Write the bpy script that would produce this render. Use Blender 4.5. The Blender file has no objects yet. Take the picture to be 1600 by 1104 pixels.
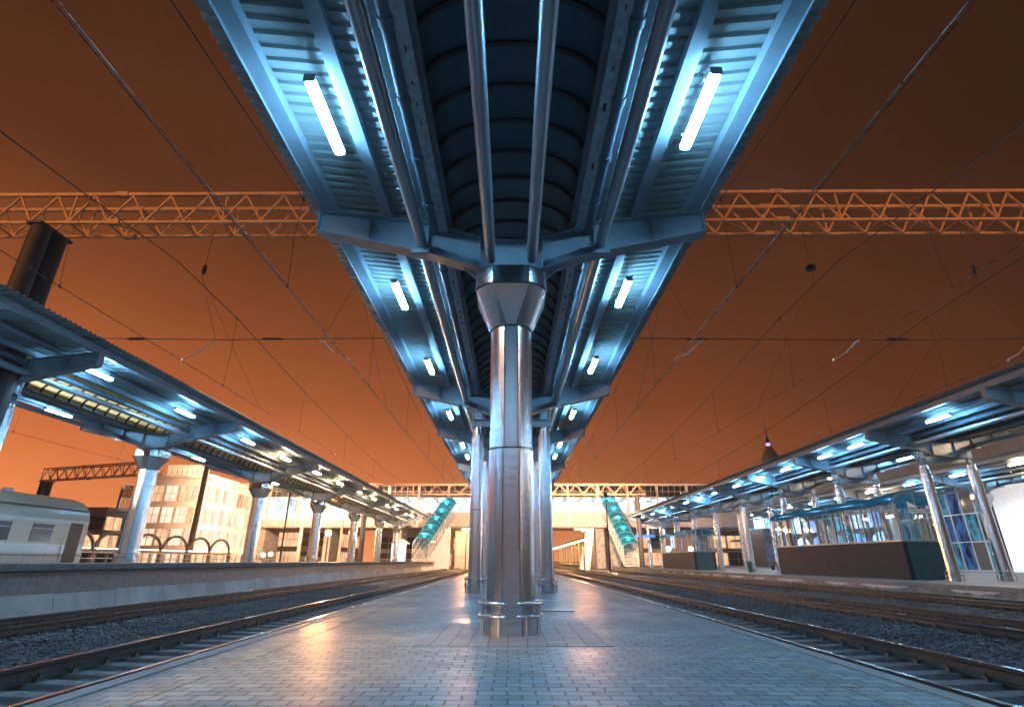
import bpy, math, random
from math import radians as R, sin, cos, pi, atan2, sqrt
from mathutils import Vector
random.seed(7)
S = bpy.context.scene
COL = S.collection

# ------------------------------------------------------------------ camera
cam_d = bpy.data.cameras.new('camera')
cam = bpy.data.objects.new('camera', cam_d)
COL.objects.link(cam)
cam.location = (0, 0, 1.0)
cam.rotation_euler = (R(90 + 21.54), 0, R(-0.1))
cam_d.sensor_width = 36.0
cam_d.lens = 36 * 821 / 1600
cam_d.clip_start = 0.05
cam_d.clip_end = 3000
S.camera = cam
S.render.resolution_x, S.render.resolution_y = 1024, 706

# ------------------------------------------------------------------ exposure
S.view_settings.view_transform = 'Standard'
S.view_settings.look = 'None'
S.view_settings.exposure = 0.22
S.view_settings.gamma = 1.0
try:
    S.cycles.max_bounces = 8
    S.cycles.transparent_max_bounces = 24
    S.cycles.use_denoising = True
    S.cycles.sample_clamp_indirect = 8
    S.cycles.caustics_reflective = False
    S.cycles.caustics_refractive = False
except Exception:
    pass

# ------------------------------------------------------------------ night sky: town glow
W = bpy.data.worlds.new('World')
S.world = W
W.use_nodes = True
wt = W.node_tree
wt.nodes.clear()
def wn(t, **k):
    n = wt.nodes.new(t)
    for a, b in k.items():
        setattr(n, a, b)
    return n
tc = wn('ShaderNodeTexCoord')
sep = wn('ShaderNodeSeparateXYZ')
wt.links.new(tc.outputs['Generated'], sep.inputs[0])
ramp = wn('ShaderNodeValToRGB')
cr = ramp.color_ramp
pts = [(0.0, (.0, .0, .0)), (0.49, (.14, .042, .014)), (0.5, (.62, .205, .072)), (0.54, (.46, .130, .040)), (0.58, (.335, .085, .0230)), (0.63, (.185, .044, .0110)), (0.69, (.098, .0235, .0058)), (0.77, (.034, .0085, .0020)), (1.0, (.0, .0, .0))]
cr.elements[0].position, cr.elements[0].color = pts[0][0], (*pts[0][1], 1)
cr.elements[1].position, cr.elements[1].color = pts[-1][0], (*pts[-1][1], 1)
for p, c in pts[1:-1]:
    e = cr.elements.new(p); e.color = (*c, 1)
m1 = wn('ShaderNodeMath', operation='MULTIPLY_ADD'); m1.inputs[1].default_value = .5; m1.inputs[2].default_value = .5
wt.links.new(sep.outputs['Z'], m1.inputs[0])
wt.links.new(m1.outputs[0], ramp.inputs[0])
# the glow is stronger over the town on the left, weaker to the right; faint cloud mottling
mr = wn('ShaderNodeMapRange')
mr.inputs['From Min'].default_value = -.75; mr.inputs['From Max'].default_value = .75
mr.inputs['To Min'].default_value = 2.75; mr.inputs['To Max'].default_value = .16
wt.links.new(sep.outputs['X'], mr.inputs['Value'])
nz = wn('ShaderNodeTexNoise'); nz.inputs['Scale'].default_value = 1.7; nz.inputs['Detail'].default_value = 3
wt.links.new(tc.outputs['Generated'], nz.inputs['Vector'])
nr = wn('ShaderNodeMapRange'); nr.inputs['To Min'].default_value = .52; nr.inputs['To Max'].default_value = 1.0
nr.inputs['From Min'].default_value = .25; nr.inputs['From Max'].default_value = .75
wt.links.new(nz.outputs[0], nr.inputs['Value'])
mm = wn('ShaderNodeMath', operation='MULTIPLY')
wt.links.new(mr.outputs[0], mm.inputs[0]); wt.links.new(nr.outputs[0], mm.inputs[1])
# the lit town lies ahead: the sky behind the viewer is darker
mb = wn('ShaderNodeMapRange', interpolation_type='SMOOTHSTEP')
mb.inputs['From Min'].default_value = -.45; mb.inputs['From Max'].default_value = .55
mb.inputs['To Min'].default_value = .10; mb.inputs['To Max'].default_value = 1.0
wt.links.new(sep.outputs['Y'], mb.inputs['Value'])
mm0 = mm
mm = wn('ShaderNodeMath', operation='MULTIPLY')
wt.links.new(mm0.outputs[0], mm.inputs[0]); wt.links.new(mb.outputs[0], mm.inputs[1])
bg = wn('ShaderNodeBackground')
wt.links.new(ramp.outputs[0], bg.inputs['Color']); wt.links.new(mm.outputs[0], bg.inputs['Strength'])
fl = wn('ShaderNodeValToRGB'); fe_ = fl.color_ramp.elements
fe_[0].position, fe_[0].color = .48, (.012, .006, .004, 1)
fe_[1].position, fe_[1].color = 1.0, (.031, .0130, .0066, 1)
e = fe_.new(.5); e.color = (.052, .0185, .0080, 1)
e = fe_.new(.72); e.color = (.042, .0160, .0074, 1)
wt.links.new(m1.outputs[0], fl.inputs[0])
bg3 = wn('ShaderNodeBackground'); wt.links.new(fl.outputs[0], bg3.inputs['Color']); wt.links.new(nr.outputs[0], bg3.inputs['Strength'])
sky = wn('ShaderNodeTexSky'); sky.sky_type = 'NISHITA'; sky.sun_disc = False
sky.sun_elevation = R(-9); sky.sun_rotation = R(200)
bg2 = wn('ShaderNodeBackground'); bg2.inputs['Strength'].default_value = .05
wt.links.new(sky.outputs[0], bg2.inputs['Color'])
addw = wn('ShaderNodeAddShader'); wo = wn('ShaderNodeOutputWorld')
wt.links.new(bg.outputs[0], addw.inputs[0]); wt.links.new(bg2.outputs[0], addw.inputs[1])
add2 = wn('ShaderNodeAddShader')
wt.links.new(addw.outputs[0], add2.inputs[0]); wt.links.new(bg3.outputs[0], add2.inputs[1]); wt.links.new(add2.outputs[0], wo.inputs[0])

# lamp levels
LAMP = 160.0
COOL = (.245, .63, 1.0)
WARM = (1.0, .68, .40)
SODIUM = (1.0, .40, .12)

# ------------------------------------------------------------------ mesh helpers
class MB:
    def __init__(s):
        s.v = []; s.f = []; s.m = []
    def face(s, idx, mi=0):
        s.f.append(tuple(idx)); s.m.append(mi)
    def hexa(s, P, mi=0):
        b = len(s.v); s.v += [tuple(p) for p in P]
        for q in ((0, 3, 2, 1), (4, 5, 6, 7), (0, 1, 5, 4), (1, 2, 6, 5), (2, 3, 7, 6), (3, 0, 4, 7)):
            s.face([b + i for i in q], mi)
        return s
    def box(s, x0, x1, y0, y1, z0, z1, mi=0):
        return s.hexa([(x0, y0, z0), (x1, y0, z0), (x1, y1, z0), (x0, y1, z0),
                       (x0, y0, z1), (x1, y0, z1), (x1, y1, z1), (x0, y1, z1)], mi)
    def bar(s, p, q, w, h, mi=0):
        p = Vector(p); q = Vector(q); d = (q - p).normalized()
        up = Vector((0, 0, 1)) if abs(d.z) < .95 else Vector((0, 1, 0))
        a = d.cross(up).normalized() * (w / 2); b = a.cross(d).normalized() * (h / 2)
        return s.hexa([p - a - b, p + a - b, p + a + b, p - a + b, q - a - b, q + a - b, q + a + b, q - a + b], mi)
    def loft(s, loops, mi=0, closed=True, caps=True):
        b = len(s.v); n = len(loops[0])
        for L in loops:
            s.v += [tuple(p) for p in L]
        for k in range(len(loops) - 1):
            for i in range(n if closed else n - 1):
                j = (i + 1) % n
                s.face([b + k * n + i, b + k * n + j, b + (k + 1) * n + j, b + (k + 1) * n + i], mi)
        if caps and closed:
            s.face([b + i for i in range(n)][::-1], mi)
            s.face([b + (len(loops) - 1) * n + i for i in range(n)], mi)
        return s
    def tube(s, path, r, n=10, mi=0, caps=True):
        path = [Vector(p) for p in path]; loops = []
        for i, p in enumerate(path):
            d = (path[min(i + 1, len(path) - 1)] - path[max(i - 1, 0)]).normalized()
            up = Vector((0, 0, 1)) if abs(d.z) < .95 else Vector((0, 1, 0))
            a = d.cross(up).normalized(); b = d.cross(a).normalized()
            rr = r[i] if isinstance(r, (list, tuple)) else r
            loops.append([p + a * (rr * cos(2 * pi * k / n)) + b * (rr * sin(2 * pi * k / n)) for k in range(n)])
        return s.loft(loops, mi, True, caps)
    def lathe(s, prof, n=24, c=(0, 0), mi=0, caps=True):
        return s.loft([[(c[0] + r * cos(2 * pi * k / n), c[1] + r * sin(2 * pi * k / n), z) for k in range(n)] for r, z in prof], mi, True, caps)
    def prism(s, poly, axis, a, b, mi=0):
        f = {'x': lambda t, p: (t, p[0], p[1]), 'y': lambda t, p: (p[0], t, p[1]), 'z': lambda t, p: (p[0], p[1], t)}[axis]
        return s.loft([[f(a, p) for p in poly], [f(b, p) for p in poly]], mi)
    def ribbon(s, pts, t, y0, y1, mi=0):
        # flat plate following an (x,z) polyline, t thick upwards, between y0 and y1
        for (xa, za), (xb, zb) in zip(pts[:-1], pts[1:]):
            s.hexa([(xa, y0, za), (xb, y0, zb), (xb, y1, zb), (xa, y1, za),
                    (xa, y0, za + t), (xb, y0, zb + t), (xb, y1, zb + t), (xa, y1, za + t)], mi)
        return s
    def mesh(s, name, mats, smooth=False):
        me = bpy.data.meshes.new(name)
        me.from_pydata(s.v, [], s.f)
        for m in (mats if isinstance(mats, (list, tuple)) else [mats]):
            me.materials.append(m)
        me.polygons.foreach_set('material_index', s.m)
        if smooth:
            me.polygons.foreach_set('use_smooth', [True] * len(s.f))
        me.update()
        return me
    def build(s, name, mats, parent=None, smooth=False, loc=None):
        me = s.mesh(name, mats, smooth)
        if smooth:
            try:
                me.set_sharp_from_angle(angle=R(38 if smooth is True else smooth))
            except Exception:
                pass
        o = bpy.data.objects.new(name, me); COL.objects.link(o)
        if parent is not None: o.parent = parent
        if loc is not None: o.location = loc
        return o

def tag(o, label, cat, group=None):
    o['label'] = label; o['category'] = cat
    if group: o['group'] = group
    return o
def thing(name, label, cat, loc=(0, 0, 0), group=None, rz=0):
    o = bpy.data.objects.new(name, None); COL.objects.link(o)
    o.location = loc; o.rotation_euler = (0, 0, rz); o.empty_display_size = .2
    return tag(o, label, cat, group)
def struct(o, kind='structure'):
    o['kind'] = kind
    return o
def dup(o, loc=None, label=None, parent=None, rz=None):
    c = o.copy(); COL.objects.link(c)
    if parent is not None: c.parent = parent
    if loc is not None: c.location = loc
    if label: c['label'] = label
    if rz is not None: c.rotation_euler = (0, 0, rz)
    for ch in list(o.children):
        dup(ch, parent=c)
    return c
ORD = ['first', 'second', 'third', 'fourth', 'fifth', 'sixth', 'seventh', 'eighth', 'ninth', 'tenth', 'eleventh', 'twelfth',
       'thirteenth', 'fourteenth', 'fifteenth', 'sixteenth', 'seventeenth', 'eighteenth', 'nineteenth', 'twentieth']
ORD += ['twenty-' + o for o in ORD[:9]] + ['thirtieth']

# ------------------------------------------------------------------ materials
def newmat(name):
    m = bpy.data.materials.new(name); m.use_nodes = True
    nt = m.node_tree; nt.nodes.clear()
    out = nt.nodes.new('ShaderNodeOutputMaterial')
    return m, nt, out
def N(nt, t, **k):
    n = nt.nodes.new(t)
    for a, b in k.items():
        setattr(n, a, b)
    return n
def pmat(name, col, rough=.5, metal=0.0, var=.15, vscale=3.0, bump=0.0, bscale=20.0, stretch=(1, 1, 1), spec=.5, rvar=.12, col2=None, detail=5):
    m, nt, out = newmat(name); L = nt.links.new
    p = N(nt, 'ShaderNodeBsdfPrincipled'); L(p.outputs[0], out.inputs[0])
    tcn = N(nt, 'ShaderNodeTexCoord'); mp = N(nt, 'ShaderNodeMapping'); mp.inputs['Scale'].default_value = stretch
    L(tcn.outputs['Object'], mp.inputs[0])
    n = N(nt, 'ShaderNodeTexNoise'); n.inputs['Scale'].default_value = vscale; n.inputs['Detail'].default_value = detail; n.inputs['Roughness'].default_value = .6
    L(mp.outputs[0], n.inputs['Vector'])
    r = N(nt, 'ShaderNodeValToRGB')
    a = [max(0, c * (1 - var)) for c in col]; b = [min(1, c * (1 + var)) for c in (col2 or col)]
    r.color_ramp.elements[0].position = .3; r.color_ramp.elements[0].color = (*a, 1)
    r.color_ramp.elements[1].position = .7; r.color_ramp.elements[1].color = (*b, 1)
    L(n.outputs[0], r.inputs[0]); L(r.outputs[0], p.inputs['Base Color'])
    rr = N(nt, 'ShaderNodeMapRange'); rr.inputs['To Min'].default_value = max(.02, rough - rvar); rr.inputs['To Max'].default_value = min(1, rough + rvar)
    L(n.outputs[0], rr.inputs['Value']); L(rr.outputs[0], p.inputs['Roughness'])
    p.inputs['Metallic'].default_value = metal
    p.inputs['Specular IOR Level'].default_value = spec
    if bump:
        n2 = N(nt, 'ShaderNodeTexNoise'); n2.inputs['Scale'].default_value = bscale; n2.inputs['Detail'].default_value = 4
        L(mp.outputs[0], n2.inputs['Vector'])
        bp = N(nt, 'ShaderNodeBump'); bp.inputs['Strength'].default_value = bump; bp.inputs['Distance'].default_value = .02
        L(n2.outputs[0], bp.inputs['Height']); L(bp.outputs[0], p.inputs['Normal'])
    return m
def emat(name, col, strength, var=0.0, scale=1.0):
    m, nt, out = newmat(name); L = nt.links.new
    e = N(nt, 'ShaderNodeEmission'); e.inputs['Color'].default_value = (*col, 1); e.inputs['Strength'].default_value = strength
    L(e.outputs[0], out.inputs[0])
    if var:
        tcn = N(nt, 'ShaderNodeTexCoord'); mp = N(nt, 'ShaderNodeMapping'); mp.inputs['Scale'].default_value = (scale, scale, scale * 1.3)
        L(tcn.outputs['Object'], mp.inputs[0])
        mp.inputs['Scale'].default_value = (scale * 1.3, scale * 1.3, scale * .45)
        n = N(nt, 'ShaderNodeTexNoise'); n.inputs['Scale'].default_value = 1.0; n.inputs['Detail'].default_value = 3; n.inputs['Roughness'].default_value = .65
        L(mp.outputs[0], n.inputs['Vector'])
        ad = n
        mr_ = N(nt, 'ShaderNodeMapRange'); mr_.inputs['From Min'].default_value = .36; mr_.inputs['From Max'].default_value = .64
        mr_.inputs['To Min'].default_value = strength * (1 - var); mr_.inputs['To Max'].default_value = strength * (1 + var)
        L(ad.outputs[0], mr_.inputs['Value']); L(mr_.outputs[0], e.inputs['Strength'])
    return m
def glassmat(name, tint, refl=.12, rough=.03):
    m, nt, out = newmat(name); L = nt.links.new
    t = N(nt, 'ShaderNodeBsdfTransparent'); t.inputs[0].default_value = (*tint, 1)
    g = N(nt, 'ShaderNodeBsdfGlossy'); g.inputs['Roughness'].default_value = rough
    lw = N(nt, 'ShaderNodeLayerWeight'); lw.inputs['Blend'].default_value = .5
    fr = N(nt, 'ShaderNodeMath', operation='POWER'); fr.inputs[1].default_value = 4.5; L(lw.outputs['Facing'], fr.inputs[0])
    ad = N(nt, 'ShaderNodeMath', operation='ADD', use_clamp=True); ad.inputs[1].default_value = refl
    L(fr.outputs[0], ad.inputs[0])
    mx = N(nt, 'ShaderNodeMixShader'); L(ad.outputs[0], mx.inputs[0]); L(t.outputs[0], mx.inputs[1]); L(g.outputs[0], mx.inputs[2])
    L(mx.outputs[0], out.inputs[0])
    return m
def polycarb(name, col, trans, rough=.15, clear=.25, tint=None, tl=.45):
    # twin-wall plastic sheet: glossy, partly see-through and partly translucent
    m, nt, out = newmat(name); L = nt.links.new
    p = N(nt, 'ShaderNodeBsdfPrincipled'); p.inputs['Base Color'].default_value = (*col, 1); p.inputs['Roughness'].default_value = rough
    tr = N(nt, 'ShaderNodeBsdfTranslucent'); tr.inputs[0].default_value = (*trans, 1)
    mx = N(nt, 'ShaderNodeMixShader'); mx.inputs[0].default_value = tl
    L(p.outputs[0], mx.inputs[1]); L(tr.outputs[0], mx.inputs[2])
    t = N(nt, 'ShaderNodeBsdfTransparent'); t.inputs[0].default_value = (*(tint or trans), 1)
    m2 = N(nt, 'ShaderNodeMixShader'); m2.inputs[0].default_value = clear
    L(mx.outputs[0], m2.inputs[1]); L(t.outputs[0], m2.inputs[2]); L(m2.outputs[0], out.inputs[0])
    return m
def stainless(name, col=(.70, .73, .77), rough=.24, wave=.02):
    # thin cladding sheet: long vertical grain, horizontal ripples that bend the reflections
    m, nt, out = newmat(name); L = nt.links.new
    p = N(nt, 'ShaderNodeBsdfPrincipled'); L(p.outputs[0], out.inputs[0])
    p.inputs['Base Color'].default_value = (*col, 1); p.inputs['Metallic'].default_value = 1.0
    g = N(nt, 'ShaderNodeNewGeometry')
    mp = N(nt, 'ShaderNodeMapping'); mp.inputs['Scale'].default_value = (.9, .9, 3.6); L(g.outputs['Position'], mp.inputs[0])
    n = N(nt, 'ShaderNodeTexNoise'); n.inputs['Scale'].default_value = 1.5; n.inputs['Detail'].default_value = 2.0; n.inputs['Distortion'].default_value = .6
    L(mp.outputs[0], n.inputs['Vector'])
    bp = N(nt, 'ShaderNodeBump'); bp.inputs['Strength'].default_value = wave; bp.inputs['Distance'].default_value = .25
    L(n.outputs[0], bp.inputs['Height'])
    mp3 = N(nt, 'ShaderNodeMapping'); mp3.inputs['Scale'].default_value = (60, 60, 2); L(g.outputs['Position'], mp3.inputs[0])
    n3 = N(nt, 'ShaderNodeTexNoise'); n3.inputs['Scale'].default_value = 1.0; n3.inputs['Detail'].default_value = 3; L(mp3.outputs[0], n3.inputs['Vector'])
    bp3 = N(nt, 'ShaderNodeBump'); bp3.inputs['Strength'].default_value = .03; bp3.inputs['Distance'].default_value = .01
    L(n3.outputs[0], bp3.inputs['Height']); L(bp.outputs[0], bp3.inputs['Normal'])
    L(bp3.outputs[0], p.inputs['Normal'])
    n2 = N(nt, 'ShaderNodeTexNoise'); n2.inputs['Scale'].default_value = 3; n2.inputs['Detail'].default_value = 6; L(g.outputs['Position'], n2.inputs['Vector'])
    rr = N(nt, 'ShaderNodeMapRange'); rr.inputs['To Min'].default_value = rough - .02; rr.inputs['To Max'].default_value = rough + .05
    L(n2.outputs[0], rr.inputs['Value']); L(rr.outputs[0], p.inputs['Roughness'])
    return m
def paver(name, bw, bh, c1, c2, cm, rough, mortar=.008, offset=.5, bump=.5, tint=(1, 1, 1)):
    m, nt, out = newmat(name); L = nt.links.new
    p = N(nt, 'ShaderNodeBsdfPrincipled'); L(p.outputs[0], out.inputs[0])
    tcn = N(nt, 'ShaderNodeTexCoord')
    # slight waviness so that the courses are not ruled with a ruler
    nw = N(nt, 'ShaderNodeTexNoise'); nw.inputs['Scale'].default_value = .9; nw.inputs['Detail'].default_value = 3
    L(tcn.outputs['Object'], nw.inputs['Vector'])
    vs = N(nt, 'ShaderNodeVectorMath', operation='MULTIPLY_ADD'); vs.inputs[1].default_value = (.07, .07, 0)
    L(nw.outputs['Color'], vs.inputs[0]); L(tcn.outputs['Object'], vs.inputs[2])
    b = N(nt, 'ShaderNodeTexBrick'); b.offset = offset; b.squash = 1
    b.inputs['Scale'].default_value = 1; b.inputs['Brick Width'].default_value = bw; b.inputs['Row Height'].default_value = bh
    b.inputs['Mortar Size'].default_value = mortar; b.inputs['Mortar Smooth'].default_value = .35; b.inputs['Bias'].default_value = -.1
    b.inputs['Color1'].default_value = (*c1, 1); b.inputs['Color2'].default_value = (*c2, 1); b.inputs['Mortar'].default_value = (*cm, 1)
    L(vs.outputs[0], b.inputs['Vector'])
    n = N(nt, 'ShaderNodeTexNoise'); n.inputs['Scale'].default_value = .55; n.inputs['Detail'].default_value = 6; n.inputs['Roughness'].default_value = .65
    L(tcn.outputs['Object'], n.inputs['Vector'])
    r = N(nt, 'ShaderNodeMapRange'); r.inputs['From Min'].default_value = .3; r.inputs['From Max'].default_value = .7
    r.inputs['To Min'].default_value = .80; r.inputs['To Max'].default_value = 1.14
    L(n.outputs[0], r.inputs['Value'])
    ml = N(nt, 'ShaderNodeVectorMath', operation='SCALE'); L(b.outputs['Color'], ml.inputs[0]); L(r.outputs[0], ml.inputs['Scale'])
    L(ml.outputs[0], p.inputs['Base Color'])
    # damp patches
    r2 = N(nt, 'ShaderNodeMapRange'); r2.inputs['From Min'].default_value = .35; r2.inputs['From Max'].default_value = .65
    r2.inputs['To Min'].default_value = rough - .10; r2.inputs['To Max'].default_value = rough + .16
    L(n.outputs[0], r2.inputs['Value'])
    fine = N(nt, 'ShaderNodeTexNoise'); fine.inputs['Scale'].default_value = 70; fine.inputs['Detail'].default_value = 3
    L(tcn.outputs['Object'], fine.inputs['Vector'])
    mad = N(nt, 'ShaderNodeMath', operation='MULTIPLY_ADD'); mad.inputs[1].default_value = .22
    L(fine.outputs[0], mad.inputs[0]); L(r2.outputs[0], mad.inputs[2])
    L(mad.outputs[0], p.inputs['Roughness'])
    # bump: joints sunk, each brick tilted a little by its own tone, grain
    sub = N(nt, 'ShaderNodeMath', operation='SUBTRACT'); sub.inputs[0].default_value = 1; L(b.outputs['Fac'], sub.inputs[1])
    ad = N(nt, 'ShaderNodeMath', operation='MULTIPLY_ADD'); ad.inputs[1].default_value = .18
    L(fine.outputs[0], ad.inputs[0]); L(sub.outputs[0], ad.inputs[2])
    n4 = N(nt, 'ShaderNodeTexNoise'); n4.inputs['Scale'].default_value = 5.0; n4.inputs['Detail'].default_value = 2; L(tcn.outputs['Object'], n4.inputs['Vector'])
    ad2 = N(nt, 'ShaderNodeMath', operation='MULTIPLY_ADD'); ad2.inputs[1].default_value = 1.0
    L(n4.outputs[0], ad2.inputs[0]); L(ad.outputs[0], ad2.inputs[2])
    bp = N(nt, 'ShaderNodeBump'); bp.inputs['Strength'].default_value = bump; bp.inputs['Distance'].default_value = .012
    L(ad2.outputs[0], bp.inputs['Height']); L(bp.outputs[0], p.inputs['Normal'])
    return m

M = {}
M['steel'] = pmat('painted_steel', (.23, .28, .33), .38, 0, .12, 2.2, bump=.04, bscale=30)
M['steel_dark'] = pmat('dark_painted_steel', (.10, .13, .17), .42, 0, .2, 2.5)
M['sheet'] = pmat('profiled_sheet', (.34, .385, .385), .38, .2, .08, 1.5, bump=.03, bscale=14, stretch=(1, .3, 1))
M['vault'] = pmat('dark_vault_sheet', (.035, .095, .135), .34, 0, .12, .7)
M['rib'] = pmat('vault_rib', (.018, .022, .03), .45, 0, .2)
M['vault_lit'] = polycarb('lit_vault_sheet', (.62, .66, .56), (.80, .85, .70), .3, .04, tl=.8)  # light from above put into a paler colour than the other vaults
M['pipe'] = pmat('galvanised_pipe', (.34, .40, .46), .34, .6, .08, 2.5, stretch=(3, .4, 3))
M['tray'] = pmat('cable_tray', (.36, .42, .48), .4, .4, .3, 8)
M['gutter'] = pmat('gutter_pipe', (.10, .14, .19), .5, 0, .15)
M['inox'] = stainless('stainless_cladding')
M['inox_side'] = stainless('stainless_cladding_side', (.60, .63, .68), .22, .05)
M['inox_rail'] = pmat('polished_rail', (.68, .68, .69), .16, 1.0, .06, 6)
M['seam'] = pmat('dark_seam', (.05, .055, .065), .4, .6, .2)
M['paver'] = paver('platform_pavers', .235, .150, (.115, .145, .165), (.225, .26, .28), (.022, .028, .034), .30, .012)
M['paver_sq'] = paver('square_pavers', .25, .25, (.15, .155, .175), (.225, .235, .255), (.05, .05, .05), .42, .010, 0.0)
M['paver_far'] = paver('right_platform_pavers', .30, .30, (.17, .17, .175), (.26, .255, .25), (.06, .06, .06), .36, .012, 0.0)
M['kerb'] = pmat('kerb_concrete', (.19, .195, .20), .5, 0, .28, 5, bump=.25, bscale=45)
M['yellow'] = paver('worn_yellow_paint', .235, .150, (.14, .155, .15), (.25, .26, .235), (.06, .06, .05), .36, .011)
M['concrete'] = pmat('cast_concrete', (.46, .47, .48), .7, 0, .30, 1.6, bump=.2, bscale=18, stretch=(1, .5, .35), detail=8)
M['concrete_shade'] = pmat('shaded_concrete', (.05, .055, .06), .8, 0, .3, 4)  # shade under the coping and kerb put into the concrete's colour
M['concrete_stain'] = pmat('stained_concrete', (.20, .19, .18), .75, 0, .45, 2.2, bump=.3, bscale=22, detail=8, col2=(.30, .28, .26))
M['ballast'] = pmat('ballast_bed', (.045, .047, .052), .85, 0, .55, 16, bump=1.0, bscale=34, detail=8)
M['stone'] = pmat('ballast_stone', (.088, .090, .098), .55, 0, .7, 1.6, bump=.4, bscale=40)
M['rail'] = pmat('rusty_rail_web', (.026, .024, .025), .55, .3, .4, 8, bump=.2, bscale=60)
M['railtop'] = pmat('worn_rail_head', (.50, .49, .48), .20, 1.0, .12, 3, stretch=(4, .3, 1))
M['sleeper'] = pmat('concrete_sleeper', (.12, .12, .125), .7, 0, .5, 4, bump=.3, bscale=40)
M['clip'] = pmat('rail_clip', (.035, .028, .025), .5, .4, .3)
M['earth'] = pmat('dark_ground', (.035, .032, .03), .9, 0, .4, .4, bump=.4, bscale=6)
M['gantry'] = pmat('gantry_paint', (.50, .29, .17), .5, .1, .25, 2.0)
M['mast'] = pmat('mast_concrete', (.035, .028, .026), .7, 0, .35, 3)
M['post'] = pmat('post_paint', (.24, .17, .125), .6, 0, .25, 2)
M['wire'] = pmat('overhead_wire', (.05, .045, .045), .4, .6, .2)
M['copper'] = pmat('contact_wire', (.22, .17, .14), .28, .9, .2)
M['arm'] = pmat('registration_arm', (.45, .45, .47), .35, .6, .15)
M['insul'] = pmat('insulator', (.03, .022, .02), .25, 0, .2)
M['granite'] = pmat('granite_cladding', (.008, .016, .032), .45, 0, .5, 9, bump=.05, bscale=60, detail=12, col2=(.020, .026, .038), spec=.08)
M['tealwall'] = pmat('teal_panel', (.012, .06, .085), .32, 0, .3, 2)
M['teal'] = polycarb('teal_polycarbonate', (.008, .15, .19), (.014, .36, .50), .16, .25, (.03, .44, .62))
M['tealrib'] = pmat('teal_roof_frame', (.16, .34, .40), .35, .3, .1)
M['glass'] = glassmat('clear_glass', (.86, .93, .965), .07)
M['glass_dim'] = glassmat('tinted_glass', (.60, .64, .66), .16)
M['frame'] = pmat('grey_window_frame', (.36, .38, .41), .4, .3, .1)
M['frame_pale'] = pmat('pale_facade_frame', (.55, .50, .45), .45, 0, .12)
M['white'] = pmat('white_panel', (.72, .71, .70), .5, 0, .08)
M['plaster'] = pmat('station_plaster', (.30, .31, .34), .7, 0, .15, 1.5)
M['facade'] = pmat('concourse_cladding', (.48, .42, .38), .6, 0, .2, .8, stretch=(1, 1, 2.5), bump=.05)
M['roofing'] = pmat('flat_roof', (.10, .10, .11), .8, 0, .2)
M['train'] = pmat('carriage_paint', (.52, .41, .32), .35, 0, .1, .6, stretch=(1, .05, 3))
M['train_band'] = pmat('carriage_stripe', (.62, .61, .60), .32, 0, .1, .6)
M['train_win'] = pmat('carriage_window', (.07, .065, .06), .12, 0, .1)
M['dark'] = pmat('dark_metal', (.03, .032, .036), .5, .3, .2)
M['bin'] = pmat('green_bin', (.01, .12, .07), .4, 0, .2)
M['sign_blue'] = pmat('blue_sign', (.03, .10, .42), .4, 0, .1)
M['lettering'] = pmat('sign_lettering', (.02, .04, .09), .5, 0, .05)
M['grate'] = pmat('drain_grate', (.22, .24, .26), .35, .7, .2, 20, bump=.3, bscale=50)
M['lamp_cool'] = emat('cool_tube', COOL, LAMP)
M['lamp_warm'] = emat('warm_tube', WARM, LAMP * 1.9)
M['lamp_sodium'] = emat('sodium_lamp', (1, .52, .2), 260)
M['lens_sodium'] = emat('sodium_lens', (1, .50, .18), 1100)
M['lamp_white'] = emat('white_lamp', (.85, .95, 1), 130)
M['lamp_stair'] = emat('stair_lamp', (.75, .95, 1), 45)
M['hall_lamp'] = emat('hall_lamp', (.90, .95, 1), 42)
M['hall_blue'] = emat('blue_lit_window', (.20, .42, 1.0), 2.2, .75, 1.3)
M['hall_white'] = emat('white_lit_window', (.60, .82, 1), 2.6, .6, 1.2)
M['hall_teal'] = emat('teal_lit_window', (.12, .42, .62), 1.3, .85, 1.3)
M['glow_teal'] = emat('teal_pane_glow', (.08, .30, .44), .42, .95, 1.6)  # reflections in the hall glass put in as a patchy glow
M['glow_blue'] = emat('blue_pane_glow', (.06, .15, .40), .42, .95, 1.5)  # second tone of the glow painted for reflections
M['screen'] = emat('lit_screen', (.62, .82, 1), 1.6, .6, .5)
M['violet'] = emat('violet_light', (.35, .30, 1), 2.2)

# ================================================================== GROUND
g = MB(); g.v = [(-900, -300, -.75), (900, -300, -.75), (900, 2200, -.75), (-900, 2200, -.75)]; g.face((0, 1, 2, 3))
struct(g.build('ground', M['earth']))
RZ = -.17                     # rail head
SZ = RZ - .19                 # sleeper top
g = MB()
def bed(x0, x1, zt):
    nx = max(2, int((x1 - x0) / .5)); ys = [-66, -46, -26] + [-6 + i * 1.0 for i in range(0, 60)] + [54 + i * 8 for i in range(0, 40)]
    b = len(g.v)
    for y in ys:
        for i in range(nx + 1):
            x = x0 + (x1 - x0) * i / nx
            g.v.append((x, y, zt + random.uniform(-.02, .02)))
    for j in range(len(ys) - 1):
        for i in range(nx):
            a = b + j * (nx + 1) + i
            g.face((a, a + 1, a + nx + 2, a + nx + 1))
bed(-12.9, -3.5, SZ - .05)
bed(3.5, 18.4, SZ - .05)
struct(g.build('ballast_bed', M['ballast']))

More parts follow.
